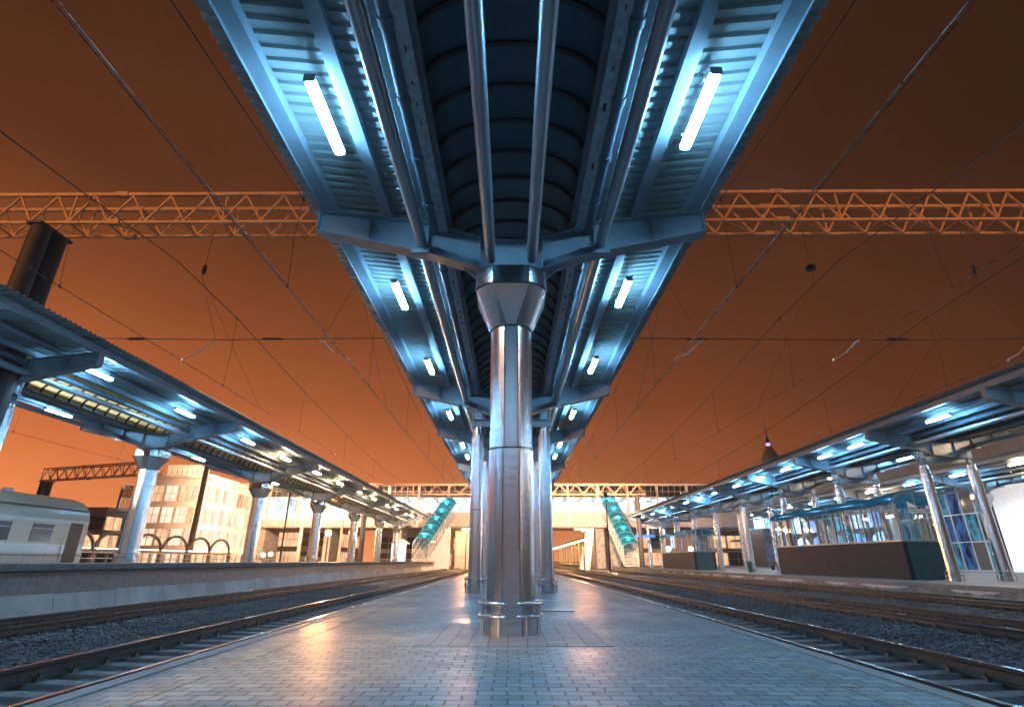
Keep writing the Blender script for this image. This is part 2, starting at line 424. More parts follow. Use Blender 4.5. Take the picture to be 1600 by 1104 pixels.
# ---- loose ballast stones (nobody could count them)
def stones(name, zones, n):
    s = MB()
    base = [(1, 0, 0), (-1, 0, 0), (0, 1, 0), (0, -1, 0), (0, 0, 1), (0, 0, -1)]
    tri = [(0, 2, 4), (2, 1, 4), (1, 3, 4), (3, 0, 4), (2, 0, 5), (1, 2, 5), (3, 1, 5), (0, 3, 5)]
    tot = sum(z[4] for z in zones)
    for (x0, x1, y0, y1, wgt, zc) in zones:
        for _ in range(int(n * wgt / tot)):
            t = random.random() ** 1.7
            y = y0 + (y1 - y0) * t; x = random.uniform(x0, x1)
            r = random.uniform(.015, .037); a = random.uniform(0, pi); ca, sa = cos(a), sin(a)
            u = random.uniform(0, 2 * pi); tilt = random.uniform(-.6, .6)
            b = len(s.v)
            z = SZ - .04 + zc + random.uniform(-.02, .045)
            for (px, py, pz) in base:
                k = r * random.uniform(.7, 1.35)
                qx, qy, qz = px * k * 1.15, py * k * .95, pz * k * .75
                qx, qz = qx * cos(tilt) - qz * sin(tilt), qx * sin(tilt) + qz * cos(tilt)
                s.v.append((x + qx * ca - qy * sa, y + qx * sa + qy * ca, z + qz))
            for f in tri:
                s.face([b + i for i in f])
    o = s.build(name, M['stone'])
    struct(o, 'stuff'); tag(o, 'crushed stone ballast heaped between and beside the rails', 'ballast')
    return o
stones('ballast', [(-9.5, -5.95, 5, 34, 9, .03), (-12.5, -9.7, 9, 26, 1.5, -.07),
                   (6.05, 9.1, 5, 34, 8, .03), (10.95, 14.75, 11, 34, 4, -.02), (9.4, 10.8, 8, 26, 1.0, -.07)], 34000)

# ================================================================== TRACKS
RAILPROF = [(-.075, -.19), (.075, -.19), (.075, -.175), (.02, -.155), (.012, -.06), (.036, -.045), (.036, -.006), (.028, 0), (-.028, 0), (-.036, -.006), (-.036, -.045), (-.012, -.06), (-.02, -.155), (-.075, -.175)]
def rail_mesh():
    s = MB()
    loops = [[(x, y, RZ + z) for x, z in RAILPROF] for y in (-60, -6, 20, 60, 150, 300)]
    s.loft(loops, 0)
    n = len(RAILPROF)
    for i, f in enumerate(s.f[:-2]):
        if i % n in (6, 7, 8): s.m[i] = 1
    return s.mesh('rail', [M['rail'], M['railtop']])
RAIL_ME = rail_mesh()
def sleeper_mesh():
    s = MB()
    # concrete sleeper: thicker under the rails, waisted in the middle
    prof = [(-1.35, -.0), (-.45, -.0), (-.3, -.01), (.3, -.01), (.45, 0), (1.35, 0)]
    loops = []
    for x, dz in prof:
        loops.append([(x, -.15, SZ - .2), (x, .15, SZ - .2), (x, .125, SZ + dz), (x, -.125, SZ + dz)])
    s.loft(loops, 0)
    for rx in (-.76, .76):
        for sd in (-1, 1):
            xx = rx + sd * .105
            s.hexa([(xx - .035, -.06, SZ + .002), (xx + .035, -.06, SZ + .002), (xx + .035, .06, SZ + .002), (xx - .035, .06, SZ + .002),
                    (xx - .02, -.03, SZ + .05), (xx + .02, -.03, SZ + .05), (xx + .02, .03, SZ + .05), (xx - .02, .03, SZ + .05)], 1)
            s.tube([(xx, 0, SZ + .05), (xx, 0, SZ + .095)], .016, 6, 1)
            s.bar((rx + sd * .05, -.05, SZ + .06), (xx + sd * .02, .05, SZ + .03), .03, .02, 1)
    return s.mesh('sleeper', [M['sleeper'], M['clip']])
SLEEPER_ME = sleeper_mesh()
def track(cx, label, ys=1.5):
    t = thing('railway_track', label, 'railway track', (cx, 0, 0), 'railway tracks between the platforms')
    for sx in (-.76, .76):
        r = bpy.data.objects.new('rail', RAIL_ME); COL.objects.link(r); r.parent = t; r.location = (sx, 0, 0)
    for k in range(100):
        o = bpy.data.objects.new('sleeper', SLEEPER_ME); COL.objects.link(o); o.parent = t
        o.location = (random.uniform(-.015, .015), ys + k * .6, 0); o.rotation_euler = (0, 0, random.uniform(-.006, .006))
    s = MB()
    for k in range(100, 240):
        y = ys + k * .6; s.box(-1.35, 1.35, y - .125, y + .125, SZ - .2, SZ)
    o = s.build('sleepers', M['sleeper'], t); struct(o, 'stuff')
    return t
track(-5.11, 'railway track just left of the paved centre platform', 2)
track(-10.36, 'railway track running along the concrete wall of the left platform', 6)
track(5.15, 'railway track just right of the paved centre platform', 2)
track(10.1, 'middle of the three railway tracks right of the centre platform', 5)
track(15.6, 'railway track next to the low edge of the right platform', 9)

# ================================================================== PLATFORMS
def pave(name, x0, x1, y0, y1, zt, mat, zb=-.74):
    s = MB(); s.box(x0, x1, y0, y1, zb, zt); return struct(s.build(name, mat))
pave('centre_platform', -3.41, 3.41, -60, 64, 0.0, M['paver'])
# kerb stones, butt-jointed
s = MB(); y = -60
while y < 64:
    for sg in (-1, 1):
        a, b = sorted((sg * 3.412, sg * 3.58)); dz = random.uniform(-.004, .004)
        s.box(a, b, y + .004, y + 1.996, -.16, .012 + dz)
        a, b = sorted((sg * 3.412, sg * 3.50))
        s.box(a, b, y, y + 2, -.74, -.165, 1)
    y += 2
struct(s.build('platform_kerb', [M['kerb'], M['concrete_shade']]))
s = MB(); b0 = 0
for sg in (-1, 1):
    y = -5
    while y < 60:
        a, b = sorted((sg * 2.83, sg * 2.99)); ln = random.uniform(.7, 2.6)
        s.box(a + random.uniform(-.01, .01), b + random.uniform(-.012, .01), y, y + ln, -.01, .004); y += ln + random.choice((0.02, .03, .12, .35))
struct(s.build('safety_line', M['yellow']))
s = MB(); s.box(-1.25, 1.3, 7.5, 10.2, -.01, .005)
struct(s.build('paving_patch', M['paver_sq']))
gr = thing('drain_grate', 'flat metal drain grate in the paving right of the big steel column', 'drain grate', (.98, 12.7, 0))
s = MB(); s.box(-.37, .37, -.30, .30, .001, .012)
s.build('grate_frame', M['grate'], gr)
s = MB()
for k in range(15): s.box(-.35 + k * .05 - .014, -.35 + k * .05 + .014, -.27, .27, .0125, .022)
s.build('grate_bars', M['grate'], gr)

# left platform: tall, with curved retaining wall
LZ = .93
pave('left_platform', -21.6, -12.62, -60, 92, LZ - .003, M['kerb'])
lw = thing('platform_wall', 'curved concrete retaining wall with coping blocks along the left platform', 'retaining wall', (-12.3, 0, 0))
s = MB(); y = -60.0
while y < 92:
    ln = 2.45; n = 8
    prof = []
    for k in range(n + 1):
        t = k / n
        prof.append((-.34 + .33 * (1 - t) ** 2.2, -.74 + (LZ - .36 + .74) * t))
    poly = prof + [(-.6, LZ - .36), (-.6, -.74)]
    dx = random.uniform(-.012, .012)
    s.prism([(px + dx, pz) for px, pz in poly], 'y', y + .012, y + ln - .012, 0)
    y += ln
s.build('wall_panels', M['concrete'], lw, smooth=False)
s = MB(); s.box(-.62, -.38, -60, 92, LZ - .36, LZ - .17); s.build('shadow_gap', M['concrete_shade'], lw)
s = MB(); y = -60.0
while y < 92:
    ln = random.choice((1.5, 1.5, 2.0)); dz = random.uniform(-.008, .008); dx = random.uniform(-.02, .02)
    s.hexa([(-.5, y + .006, LZ - .17), (-.05 + dx, y + .006, LZ - .165), (-.05 + dx, y + ln - .006, LZ - .165), (-.5, y + ln - .006, LZ - .17),
            (-.5, y + .006, LZ + dz), (.0 + dx, y + .006, LZ + dz), (.0 + dx, y + ln - .006, LZ + dz), (-.5, y + ln - .006, LZ + dz)])
    y += ln
s.build('coping', M['kerb'], lw)

# right platform: low, wide
PZ = .10
pave('right_platform', 18.3, 62, -60, 130, PZ - .003, M['paver_far'])
rw = thing('platform_edge', 'low stained concrete edge of the right platform with flaking paint', 'platform edge', (18.0, 0, 0))
s = MB(); y = -60.0
while y < 130:
    s.box(.0, .32, y + .006, y + 2.494, PZ - .16, PZ + .012 + random.uniform(-.006, .006)); y += 2.5
s.build('edge_slab', M['kerb'], rw)
s = MB(); s.box(.08, .34, -60, 130, -.74, PZ - .162); s.build('edge_wall', M['concrete_stain'], rw)
y = 8.0
while y < 70:
    s = MB()
    ln = random.uniform(1.2, 3.4); yy = y; b = len(s.v); top = PZ - .17; K = int(ln / .09)
    for k in range(K + 1):
        d = (.03 + .09 * random.random()) * min(1, 4 * min(k, K - k) / K + .1)
        s.v += [(.076, y + k * ln / K, top), (.076, y + k * ln / K, top - d - .05)]
    for k in range(K):
        s.face((b + 2 * k, b + 2 * k + 1, b + 2 * k + 3, b + 2 * k + 2))
    y += ln + random.uniform(.4, 2.6)
    s.build('flaking_paint', M['white'], rw)

# ================================================================== CANOPIES
def zt(l):            # roof beam top at distance l from the canopy's axis
    return 7.18 + .115 * (l - 1.6)
BOT = [(0, 6.02), (.56, 6.10), (1.6, 6.45), (3.78, 6.95)]
TOP = [(0, 6.74), (.56, 6.80), (1.55, 7.16), (3.78, 7.43)]
def beam_mesh():
    s = MB()
    for sg in (-1, 1):
        for (a, b, c, d) in zip(BOT[:-1], BOT[1:], TOP[:-1], TOP[1:]):
            s.hexa([(sg * a[0], -.012, a[1] + .02), (sg * b[0], -.012, b[1] + .02), (sg * b[0], .012, b[1] + .02), (sg * a[0], .012, a[1] + .02),
                    (sg * c[0], -.012, c[1] - .02), (sg * d[0], -.012, d[1] - .02), (sg * d[0], .012, d[1] - .02), (sg * c[0], .012, c[1] - .02)])
        s.ribbon([(sg * x, z - .003) for x, z in BOT], .024, -.15, .15)
        s.ribbon([(sg * x, z - .021) for x, z in TOP], .022, -.13, .13)
        for l in (.6, 1.6, 2.75, 3.77):
            zb = 6.45 + (l - 1.6) * .5 / 2.18 if l > 1 else 6.115; ztp = zt(l) if l > 1.55 else 6.815
            for fy in (-1, 1):
                y0, y1 = sorted((fy * .0125, fy * .128))
                s.box(sg * l - .01, sg * l + .01, y0, y1, zb + .023, ztp - .026)
        # gusset under the beam by the column head
        s.hexa([(sg * .50, -.012, 5.84), (sg * .56, -.012, 5.84), (sg * .56, .012, 5.84), (sg * .50, .012, 5.84),
                (sg * .50, -.012, 6.07), (sg * .92, -.012, 6.19), (sg * .92, .012, 6.19), (sg * .50, .012, 6.07)])
    return s.mesh('roof_beam', M['steel'])
BEAM_ME = beam_mesh()
def canopy(cx, y0, y1, beams, label, vault='vault', pipes=True):
    t = thing('platform_canopy', label, 'canopy', (cx, 0, 0), 'canopies over the platforms')
    # profiled roof sheets
    for sg in (-1, 1):
        s = MB(); y = y0; P = .20; prof = []
        while y < y1:
            prof += [(y, 0), (y + .095, 0), (y + .115, .05), (y + .18, .05)]; y += P
        LS = (1.30, 2.2, 3.1, 4.08); nL = len(LS)
        for (yy, dz) in prof:
            for l in LS: s.v.append((sg * l, yy, zt(l) + .205 + dz))
        for i in range(len(prof) - 1):
            for k in range(nL - 1):
                s.face((i * nL + k, i * nL + k + 1, (i + 1) * nL + k + 1, (i + 1) * nL + k))
        o = s.build('roof_sheet', M['sheet'], t)
        # purlins
        def purlin(l, w, h, lip=True, lift=0.0):
            q = MB(); z = zt(l)
            q.box(sg * l - w / 2, sg * l + w / 2, y0 + .05, y1 - .05, z + .002 + lift, z + h)
            if lip:
                e = sg * (l + w / 2)
                a, b = sorted((e, e + sg * .012)); q.box(a, b, y0 + .05, y1 - .05, z - .05, z + h * .97)
            q.build('purlin', M['steel'], t)
        purlin(3.58, .24, .20); purlin(2.45, .20, .19, False, .04); purlin(1.68, .12, .19, False)
        # eaves trim
        # gutter pipe with couplings, cable tray
        q = MB(); q.tube([(sg * 1.50, y0 + .2, 6.99), (sg * 1.50, y1 - .2, 6.99)], .085, 12)
        y = y0 + .9
        while y < y1 - .4:
            q.tube([(sg * 1.50, y, 6.99), (sg * 1.50, y + .12, 6.99)], .105, 12); y += 1.15
        q.build('gutter_pipe', M['gutter'], t, True)
        q = MB(); q.box(sg * 1.33 - .09, sg * 1.33 + .09, y0 + .1, y1 - .1, 6.98, 6.995)
        for dx in (-.09, .078):
            q.box(sg * 1.33 + dx, sg * 1.33 + dx + .012, y0 + .1, y1 - .1, 6.9955, 7.06)
        y = y0 + .3
        while y < min(y1, 30):
            q.box(sg * 1.33 - .012 + random.uniform(-.03, .03), sg * 1.33 + .012, y, y + random.uniform(.05, .16), 6.972, 6.9795, 1); y += random.uniform(.3, .75)
        q.build('cable_tray', [M['tray'], M['dark']], t)
        if pipes:
            q = MB(); q.tube([(sg * 1.70, y0 + .1, 6.62), (sg * 1.70, y1 - .3, 6.62)], .105, 16)
            q.build('long_pipe', M['pipe'], t, True)
            for b in beams:
                q = MB(); q.box(sg * 1.70 - .16, sg * 1.70 + .16, b - .22, b - .155, 6.40, 6.50); q.build('pipe_bracket', M['steel'], t)
    # barrel vault
    s = MB(); n = 14; hw = 1.24; zs = 7.14; rise = .70
    ys = []; y = y0
    while y < y1: ys.append(y); y += .7
    ys.append(y1)
    arc = [(hw * cos(pi * k / n), zs + rise * sin(pi * k / n)) for k in range(n + 1)]
    for off in (0, .02):
        b = len(s.v)
        for yy in (y0, y1):
            s.v += [(x, yy, z + off) for x, z in arc]
        for k in range(n): s.face((b + k, b + k + 1, b + n + 2 + k, b + n + 1 + k))
    s.build('vault_sheet', M[vault], t, True)
    s = MB()
    for yy in ys:
        a2 = [(x * .995, z - .012) for x, z in arc]; a1 = [(x * .955, z - .055) for x, z in arc]
        loops = [[(p[0], yy - .03, p[1]), (p[0], yy + .03, p[1]), (q[0], yy + .03, q[1]), (q[0], yy - .03, q[1])] for p, q in zip(a1, a2)]
        s.loft(loops, 0)
    s.build('vault_ribs', M['rib'], t, True)
    for sg in (-1, 1):
        q = MB(); a, b = sorted((sg * 1.15, sg * 1.29)); q.box(a, b, y0, y1, 7.065, 7.135); q.build('vault_sill', M['steel_dark'], t)
    for b in beams:
        o = bpy.data.objects.new('roof_beam', BEAM_ME); COL.objects.link(o); o.parent = t; o.location = (0, b, 0)
    return t

CB = [-12.7, -2.0, 8.72, 19.45, 26.6, 37.0, 47.0]
cc = canopy(0, -15, 47.6, CB, 'butterfly canopy with dark vault over the paved centre platform')
# two pipes that run above the platform axis into the head of the first column
for sg in (-1, 1):
    q = MB(); q.tube([(sg * .375, -14.5, 6.13), (sg * .375, 8.30, 6.13)], .098, 16); q.build('axis_pipe', M['pipe'], cc, True)
LCOL = [-25, -15, -5.2, 4.7, 16.2, 25.4, 37.2, 49.0, 60.8, 72.6, 84.0]
canopy(-17.3, -32, 91, LCOL, 'butterfly canopy with pale vault over the high left platform', 'vault_lit')
RCOL = [-25.2, -17.7, -10.2, -2.7, 4.9, 12.4, 19.9, 27.3, 34.9, 42.4, 49.9, 57.0, 64.0, 71.3, 78.5, 86.0]
canopy(22.5, -32, 88, RCOL, 'butterfly canopy over the twin columns of the right platform')
FCOL = [20.5, 31.5, 42.5, 53.5, 64.5, 75.5]
canopy(37.0, 14, 82, FCOL, 'second canopy behind the right one beside the station building')

# ================================================================== COLUMNS
def outline(r, hw, n=9):
    # round shaft with a flat strip, half-width hw, at the front and the back and at the sides
    pts = []; a0 = math.asin(min(.99, hw / r))
    for q in range(4):
        base = -pi / 2 + q * pi / 2
        lo, hi = base + a0, base + pi / 2 - a0
        pts.append((q, base))
        for k in range(n + 1):
            a = lo + (hi - lo) * k / n
            pts.append((r * cos(a), r * sin(a)))
    out = []
    for p in pts:
        if isinstance(p[0], int): continue
        out.append(p)
    return out
def L3(o, z): return [(x, y, z) for x, y in o]
def column_parts(t, big=True):
    R0 = .385
    # plinth ring
    s = MB(); s.loft([L3(outline(R0 + .012, .15), .0), L3(outline(R0 + .012, .15), .40), L3(outline(R0 - .01, .14), .415)]); s.build('plinth', M['inox_side'], t, 14)
    s = MB(); s.loft([L3(outline(R0, .135), .39), L3(outline(R0, .135), 2.70)]); s.build('lower_shaft', M['inox'], t, 14)
    s = MB(); s.loft([L3(outline(R0 + .006, .13), 2.685), L3(outline(R0 + .006, .13), 2.705)]); s.build('joint_band', M['seam'], t, True)
    top = 4.84 if big else 5.35
    s = MB(); s.loft([L3(outline(R0 - .012, .125), 2.70), L3(outline(R0 - .012, .10), top)]); s.build('upper_shaft', M['inox'], t, 14)
    # flat cover strip with raised edges down the front
    s = MB()
    for dx in (-.14, .115):
        s.box(dx, dx + .025, -R0 - .006, -R0 + .03, .42, 2.68)
        s.box(dx * .86, dx * .86 + .022, -R0 + .004, -R0 + .04, 2.71, top)
    s.build('cover_strip', M['inox_rail'], t)
    if big:
        s = MB(); s.loft([L3(outline(R0 + .006, .09), top - .012), L3(outline(R0 + .006, .09), top + .012)]); s.build('neck_seam', M['seam'], t, True)
        def octo(r, hw, n=5): return outline(r, hw, n)
        def facet(r, hw):
            # eight-sided head: four flats of half-width hw and four corner faces
            out = []
            for q in range(4):
                a = -pi / 2 + q * pi / 2; c_, s_ = cos(a), sin(a); k = sqrt(r * r - hw * hw)
                for u in (-hw, hw): out.append((c_ * k - s_ * u, s_ * k + c_ * u))
            return out
        s = MB(); n_ = 6; RT = .715; HT = .325
        s.loft([L3(outline(R0 - .004 + (RT - R0) * k / n_, .075 + (HT - .075) * k / n_, 14), top + .01 + .68 * k / n_) for k in range(n_ + 1)])
        c = s.build('capital', M['inox'], t, 14)
        s = MB(); s.loft([L3(outline(RT + .012, HT, 14), top + .68), L3(outline(RT + .012, HT, 14), top + .705)]); s.build('capital_seam', M['seam'], c, 14)
        s = MB(); s.loft([L3(outline(RT, HT, 14), top + .70), L3(outline(RT, HT, 14), top + 1.04)]); s.build('capital_band', M['inox_side'], c, 14)
        s = MB(); s.box(-.33, .33, -.22, .22, top + 1.04, 6.015); s.build('bearing_block', M['steel_dark'], t)
    else:
        s = MB(); s.lathe([(.30, top), (.30, top + .28)], 20); s.build('neck', M['inox_side'], t, True)
        s = MB(); s.box(-.20, .20, -.20, .20, top + .28, top + .335); s.build('bearing_block', M['steel_dark'], t)
    return t
def guard_parts(t):
    # two bent rails left and right of the column, open at the front and the back
    rr = .47
    for sg in (-1, 1):
        for z, name in ((.26, 'guard_ring'), (.43, 'guard_ring')):
            a0, a1 = R(-90 + 11), R(90 - 11)
            path = [(sg * rr * cos(a0 + (a1 - a0) * k / 22), rr * sin(a0 + (a1 - a0) * k / 22), z) for k in range(23)]
            s = MB(); s.tube(path, .024, 10); s.build(name, M['inox_rail'], t, True)
        for a in (-62, 62):
            s = MB(); x, y = sg * rr * cos(R(a)), rr * sin(R(a)); s.tube([(x, y, 0), (x, y, .26)], .019, 8); s.build('post', M['inox_rail'], t, True)
        for a in (-30, 30):
            s = MB(); x, y = sg * rr * cos(R(a)), rr * sin(R(a)); s.tube([(x, y, 0), (x, y, .43)], .019, 8)
            s.build('post', M['inox_rail'], t, True)
    return t
GC = 'steel columns carrying the canopies'; GG = 'guard rails around the columns'
big0 = column_parts(thing('canopy_column', 'big stainless steel column in the middle of the centre platform, nearest the viewer', 'column', (0, 8.72, 0), GC))
gd0 = guard_parts(thing('guard_rail', 'steel guard rail around the foot of the nearest big column', 'guard rail', (0, 8.72, 0), GG))
slim0 = column_parts(thing('canopy_column', 'slimmer-looking steel column left of the first pair behind the big column', 'column', (-1.24, 19.45, 0), GC), False)
slim0.scale = (.62, .62, 1)
SG = (.74, .74, 1)
dup(slim0, (1.24, 19.45, 0), 'steel column right of the first pair behind the big column')
dup(gd0, (-1.24, 19.45, 0), 'steel guard rail at the left column of the pair behind the big column').scale = SG
dup(gd0, (1.24, 19.45, 0), 'steel guard rail at the right column of the pair behind the big column').scale = SG
for sg, w in ((-1, 'left'), (1, 'right')):
    dup(slim0, (sg * 1.24, 26.6, 0), 'steel column in the second pair behind the big column, ' + w + ' one')
    dup(gd0, (sg * 1.24, 26.6, 0), 'steel guard rail of the second column pair behind the big column, ' + w + ' one').scale = SG
for k, y in enumerate((37.0, 47.0)):
    dup(big0, (0, y, 0), ('far', 'farthest')[k] + ' steel column on the axis of the centre platform behind the pairs')
# tie beams over each pair
def tie_mesh():
    s = MB(); s.box(-1.5, 1.5, -.012, .012, 5.70, 5.97); s.box(-1.5, 1.5, -.13, .13, 5.69, 5.71); s.box(-1.5, 1.5, -.13, .13, 5.96, 5.985)
    for x in (-1.24, 1.24):
        for dx in (-.15, .15): s.box(x + dx - .008, x + dx + .008, -.12, .12, 5.71, 5.96)
        s.box(x - .12, x + .12, -.10, .10, 5.985, 6.30)
    for x in (-1.45, 1.45):
        s.tube([(x, .05, 5.97), (x, .05, 6.62)], .035, 8)
    return s.mesh('tie_beam', M['steel'])
TIE = tie_mesh()
def tie(x, y, z, label):
    o = bpy.data.objects.new('tie_beam', TIE); COL.objects.link(o); o.location = (x, y, z)
    return tag(o, label, 'beam', 'short beams across the twin columns')
for k, y in enumerate((19.45, 26.6)): tie(0, y, 0, 'short steel beam joining the tops of the ' + ORD[k] + ' column pair of the centre platform')
# left platform columns
for k, y in enumerate(LCOL):
    if k < 4: continue
    if k == 4:
        for dx, w in ((-1.24, 'rear'), (1.24, 'front')):
            dup(slim0, (-17.3 + dx, y, LZ), w + ' column of the plain pair at the left edge of the picture').scale = (.62, .62, .845)
        tie(-17.3, y, 0, 'short steel beam over the plain column pair of the left platform')
        continue
    o = dup(big0, (-17.3, y, LZ), ORD[k - 5] + ' flared steel column from the near end of the left platform')
    o.scale = (1.06, 1.06, (6.015 - LZ) / 6.015)
    q = dup(gd0, (-17.3, y, LZ), 'guard rail at the foot of the ' + ORD[k - 5] + ' flared column of the left platform')
# right platform twin columns
for k, y in enumerate(RCOL):
    if k < 6: continue
    for dx, w in ((-1.24, 'track side'), (1.24, 'building side')):
        o = dup(slim0, (22.5 + dx, y, PZ), ORD[k - 6] + ' twin column from the near end of the right platform, ' + w)
        o.scale = (.62, .62, .98)
        inkiosk = dx < 0 and (29 < y < 43.2 or 63 < y < 76.2)
        if not inkiosk:
            dup(gd0, (22.5 + dx, y, PZ), 'guard rail of the ' + ORD[k - 6] + ' twin column of the right platform, ' + w).scale = SG
    tie(22.5, y, 0, 'short steel beam over the ' + ORD[k - 6] + ' twin columns of the right platform')
for k, y in enumerate(FCOL):
    o = dup(big0, (37.0, y, PZ), ORD[k] + ' flared column of the rear canopy by the station building')
    o.scale = (1, 1, .98)
    dup(gd0, (37.0, y, PZ), 'guard rail of the ' + ORD[k] + ' flared column of the rear canopy')

# ================================================================== TUBE LAMPS
def lamp_proto(label, mat, loc):
    t = thing('tube_lamp', label, 'lamp', loc, 'tube lamps under the canopies')
    s = MB(); s.box(-.06, .06, -.69, .69, .06, .105)
    for y in (-.703, .703): s.box(-.078, .078, y - .009, y + .009, -.02, .105)
    s.build('housing', M['steel'], t)
    s = MB()
    sec = [(-.07, .059), (-.075, .0), (-.045, -.03), (.045, -.03), (.075, 0), (.07, .059)]
    s.loft([[(x * k, y, z * k) for x, z in sec] for y, k in ((-.69, .7), (-.64, 1), (.64, 1), (.69, .7))])
    s.build('diffuser', mat, t)
    for y in (-.5, .5):
        s = MB(); s.box(-.10, .03, y - .02, y + .02, .10, .122); s.build('bracket', M['steel_dark'], t)
    return t
protos = {}
def lamp(x, y, kind, label):
    z = 7.09
    if kind not in protos:
        protos[kind] = lamp_proto(label, M['lamp_' + kind], (x, y, z)); return protos[kind]
    return dup(protos[kind], (x, y, z), label)
CL = [-13, -9.6, -4.4, .8, 6.0, 11.6, 16.7, 23.0, 29.6, 33.1, 40.0, 43.6]
for k, y in enumerate(CL):
    for sg, w in ((-1, 'left'), (1, 'right')):
        lamp(sg * 2.76, y + (.0 if sg < 0 else -.12), 'cool', ORD[k] + ' bright tube lamp from the near end, ' + w + ' wing of centre canopy')
LL = [-24, -18, -12, -6, 0, 5.5, 11.5, 17.4, 22.7, 28.7, 33.9, 39.8, 45.5, 51.5, 57.3, 63.2, 69.0, 75.0, 80.5, 86.0]
for k, y in enumerate(LL):
    lamp(-17.3 + 2.80, y, 'cool' if y < 30 else 'warm', ORD[k] + ' tube lamp from the near end, track side of left canopy')
    if k % 2 == 0 or k > 9:
        lamp(-17.3 - 2.80, y, 'cool' if y < 40 else 'warm', ORD[k] + ' tube lamp from the near end, rear side of left canopy')
RL = [-24, -17, -10, -3, 4, 10.5, 17.0, 23.6, 29.8, 33.0, 38.0, 42.2, 46.8, 52.0, 56.5, 61.0, 66.0, 71.0, 76.0, 82.0]
for k, y in enumerate(RL):
    lamp(22.5 - 2.80, y, 'cool', ORD[k] + ' tube lamp from the near end, track side of right canopy')
    lamp(22.5 + 2.80, y + .8, 'cool' if k % 3 == 0 else 'warm', ORD[k] + ' tube lamp from the near end, rear side of right canopy')
for k, y in enumerate([20 + 5.2 * q for q in range(12)]):
    for sg, w in ((-1, 'near'), (1, 'far')):
        lamp(37 + sg * 2.8, y, 'cool' if (k + (sg > 0)) % 3 else 'warm', ORD[k] + ' tube lamp of the rear right canopy, ' + w + ' wing')

# ================================================================== GANTRIES AND OVERHEAD LINE
def gantry(y0, xl, xr, label, zb=10.5, zh=1.55, dy=.95, masts=True, bay=1.45):
    t = thing('overhead_gantry', label, 'gantry', (0, y0, 0), 'lattice gantries over the tracks')
    for yy in (0, dy):
        for zz in (zb, zb + zh):
            s = MB(); w = .09 if zz == zb else .12
            s.box(xl, xr, yy - w / 2, yy + w / 2, zz - w / 2, zz + w / 2); s.build('chord', M['gantry'], t)
    n = int((xr - xl) / bay); st = (xr - xl) / n
    for yy in (0, dy):
        s = MB()
        for i in range(n):
            x = xl + i * st
            s.bar((x, yy, zb + .05), (x + st * .5, yy, zb + zh - .065), .06, .06)
            s.bar((x + st * .5, yy, zb + zh - .065), (x + st, yy, zb + .05), .05, .05)
            if i % 4 == 0: s.bar((x, yy, zb + .05), (x, yy, zb + zh - .065), .055, .055)
        s.build('web_lattice', M['gantry'], t)
    for zz in (zb,):
        s = MB()
        for i in range(n):
            x = xl + i * st
            s.bar((x, .05, zz), (x, dy - .05, zz), .035, .035)
            s.bar((x, .05, zz), (x + st, dy - .05, zz), .03, .03)
        s.build('cross_bracing', M['gantry'], t)
    x = xl + 6
    while x < xr - 3:
        for yy in (0, dy):
            for zz in (zb, zb + zh):
                s = MB(); s.box(x - .22, x + .22, yy - .085, yy + .085, zz - .085, zz + .085); s.build('splice_plate', M['gantry'], t)
        x += 11.4
    if masts:
        for mx in masts:
            for yy in (.09, dy - .09):
                s = MB(); s.tube([(mx, yy, -.7), (mx, yy, zb - .15)], [.32, .29], 14); s.build('mast', M['mast'], t, True)
            s = MB(); s.box(mx - .26, mx + .26, -.26, dy + .26, zb - .16, zb - .07)
            s.build('mast_head', M['dark'], t)
    return t
gantry(15.0, -31.0, 31.0, 'orange-lit lattice gantry spanning over the canopy, nearest to the viewer', zb=11.77, zh=1.15, dy=.83, masts=(-16.1, 20.8), bay=1.3).rotation_euler = (0, 0, -.008)
gantry(84.0, -25.0, 21.0, 'small distant lattice gantry in front of the footbridge', zb=10.7, zh=1.5, bay=2.4, masts=(-22.6, 19.6))
fg = gantry(0, -7, 9, 'lattice portal beyond the left platform with an orange-lit post', zb=9.0, zh=1.2, dy=.8, masts=(-6.6,), bay=1.3)
fg.location = (-43.5, 55, 0); fg.rotation_euler = (0, 0, R(-18))

def sagz(y, zs=9.75, sag=1.9, y0=15.4, span=69.0):
    t = ((y - y0) % span) / span
    return zs - 4 * sag * t * (1 - t)
CW = 6.82
def arm_mesh():
    s = MB(); s.tube([(0, 0, 7.54), (-.15, 0, 7.48), (-.55, 0, 7.1), (-1.0, 0, CW + .06)], [.02, .024, .024, .02], 8); s.tube([(-1.0, 0, CW + .08), (-1.0, 0, CW - .02)], .03, 6)
    return s.mesh('steady_arm', M['arm'])
ARM = arm_mesh()
def insulator_mesh(n=5, r=.075, l=.42):
    s = MB(); prof = [(.02, 0)]
    for k in range(n):
        z = -.05 - k * (l - .1) / n
        prof += [(.025, z), (r, z - .02), (r, z - .035), (.025, z - .05)]
    prof += [(.02, -l)]
    s.lathe(prof, 12); return s.mesh('insulator', M['insul'])
INS = insulator_mesh(); INS1 = insulator_mesh(2, .17, .3)
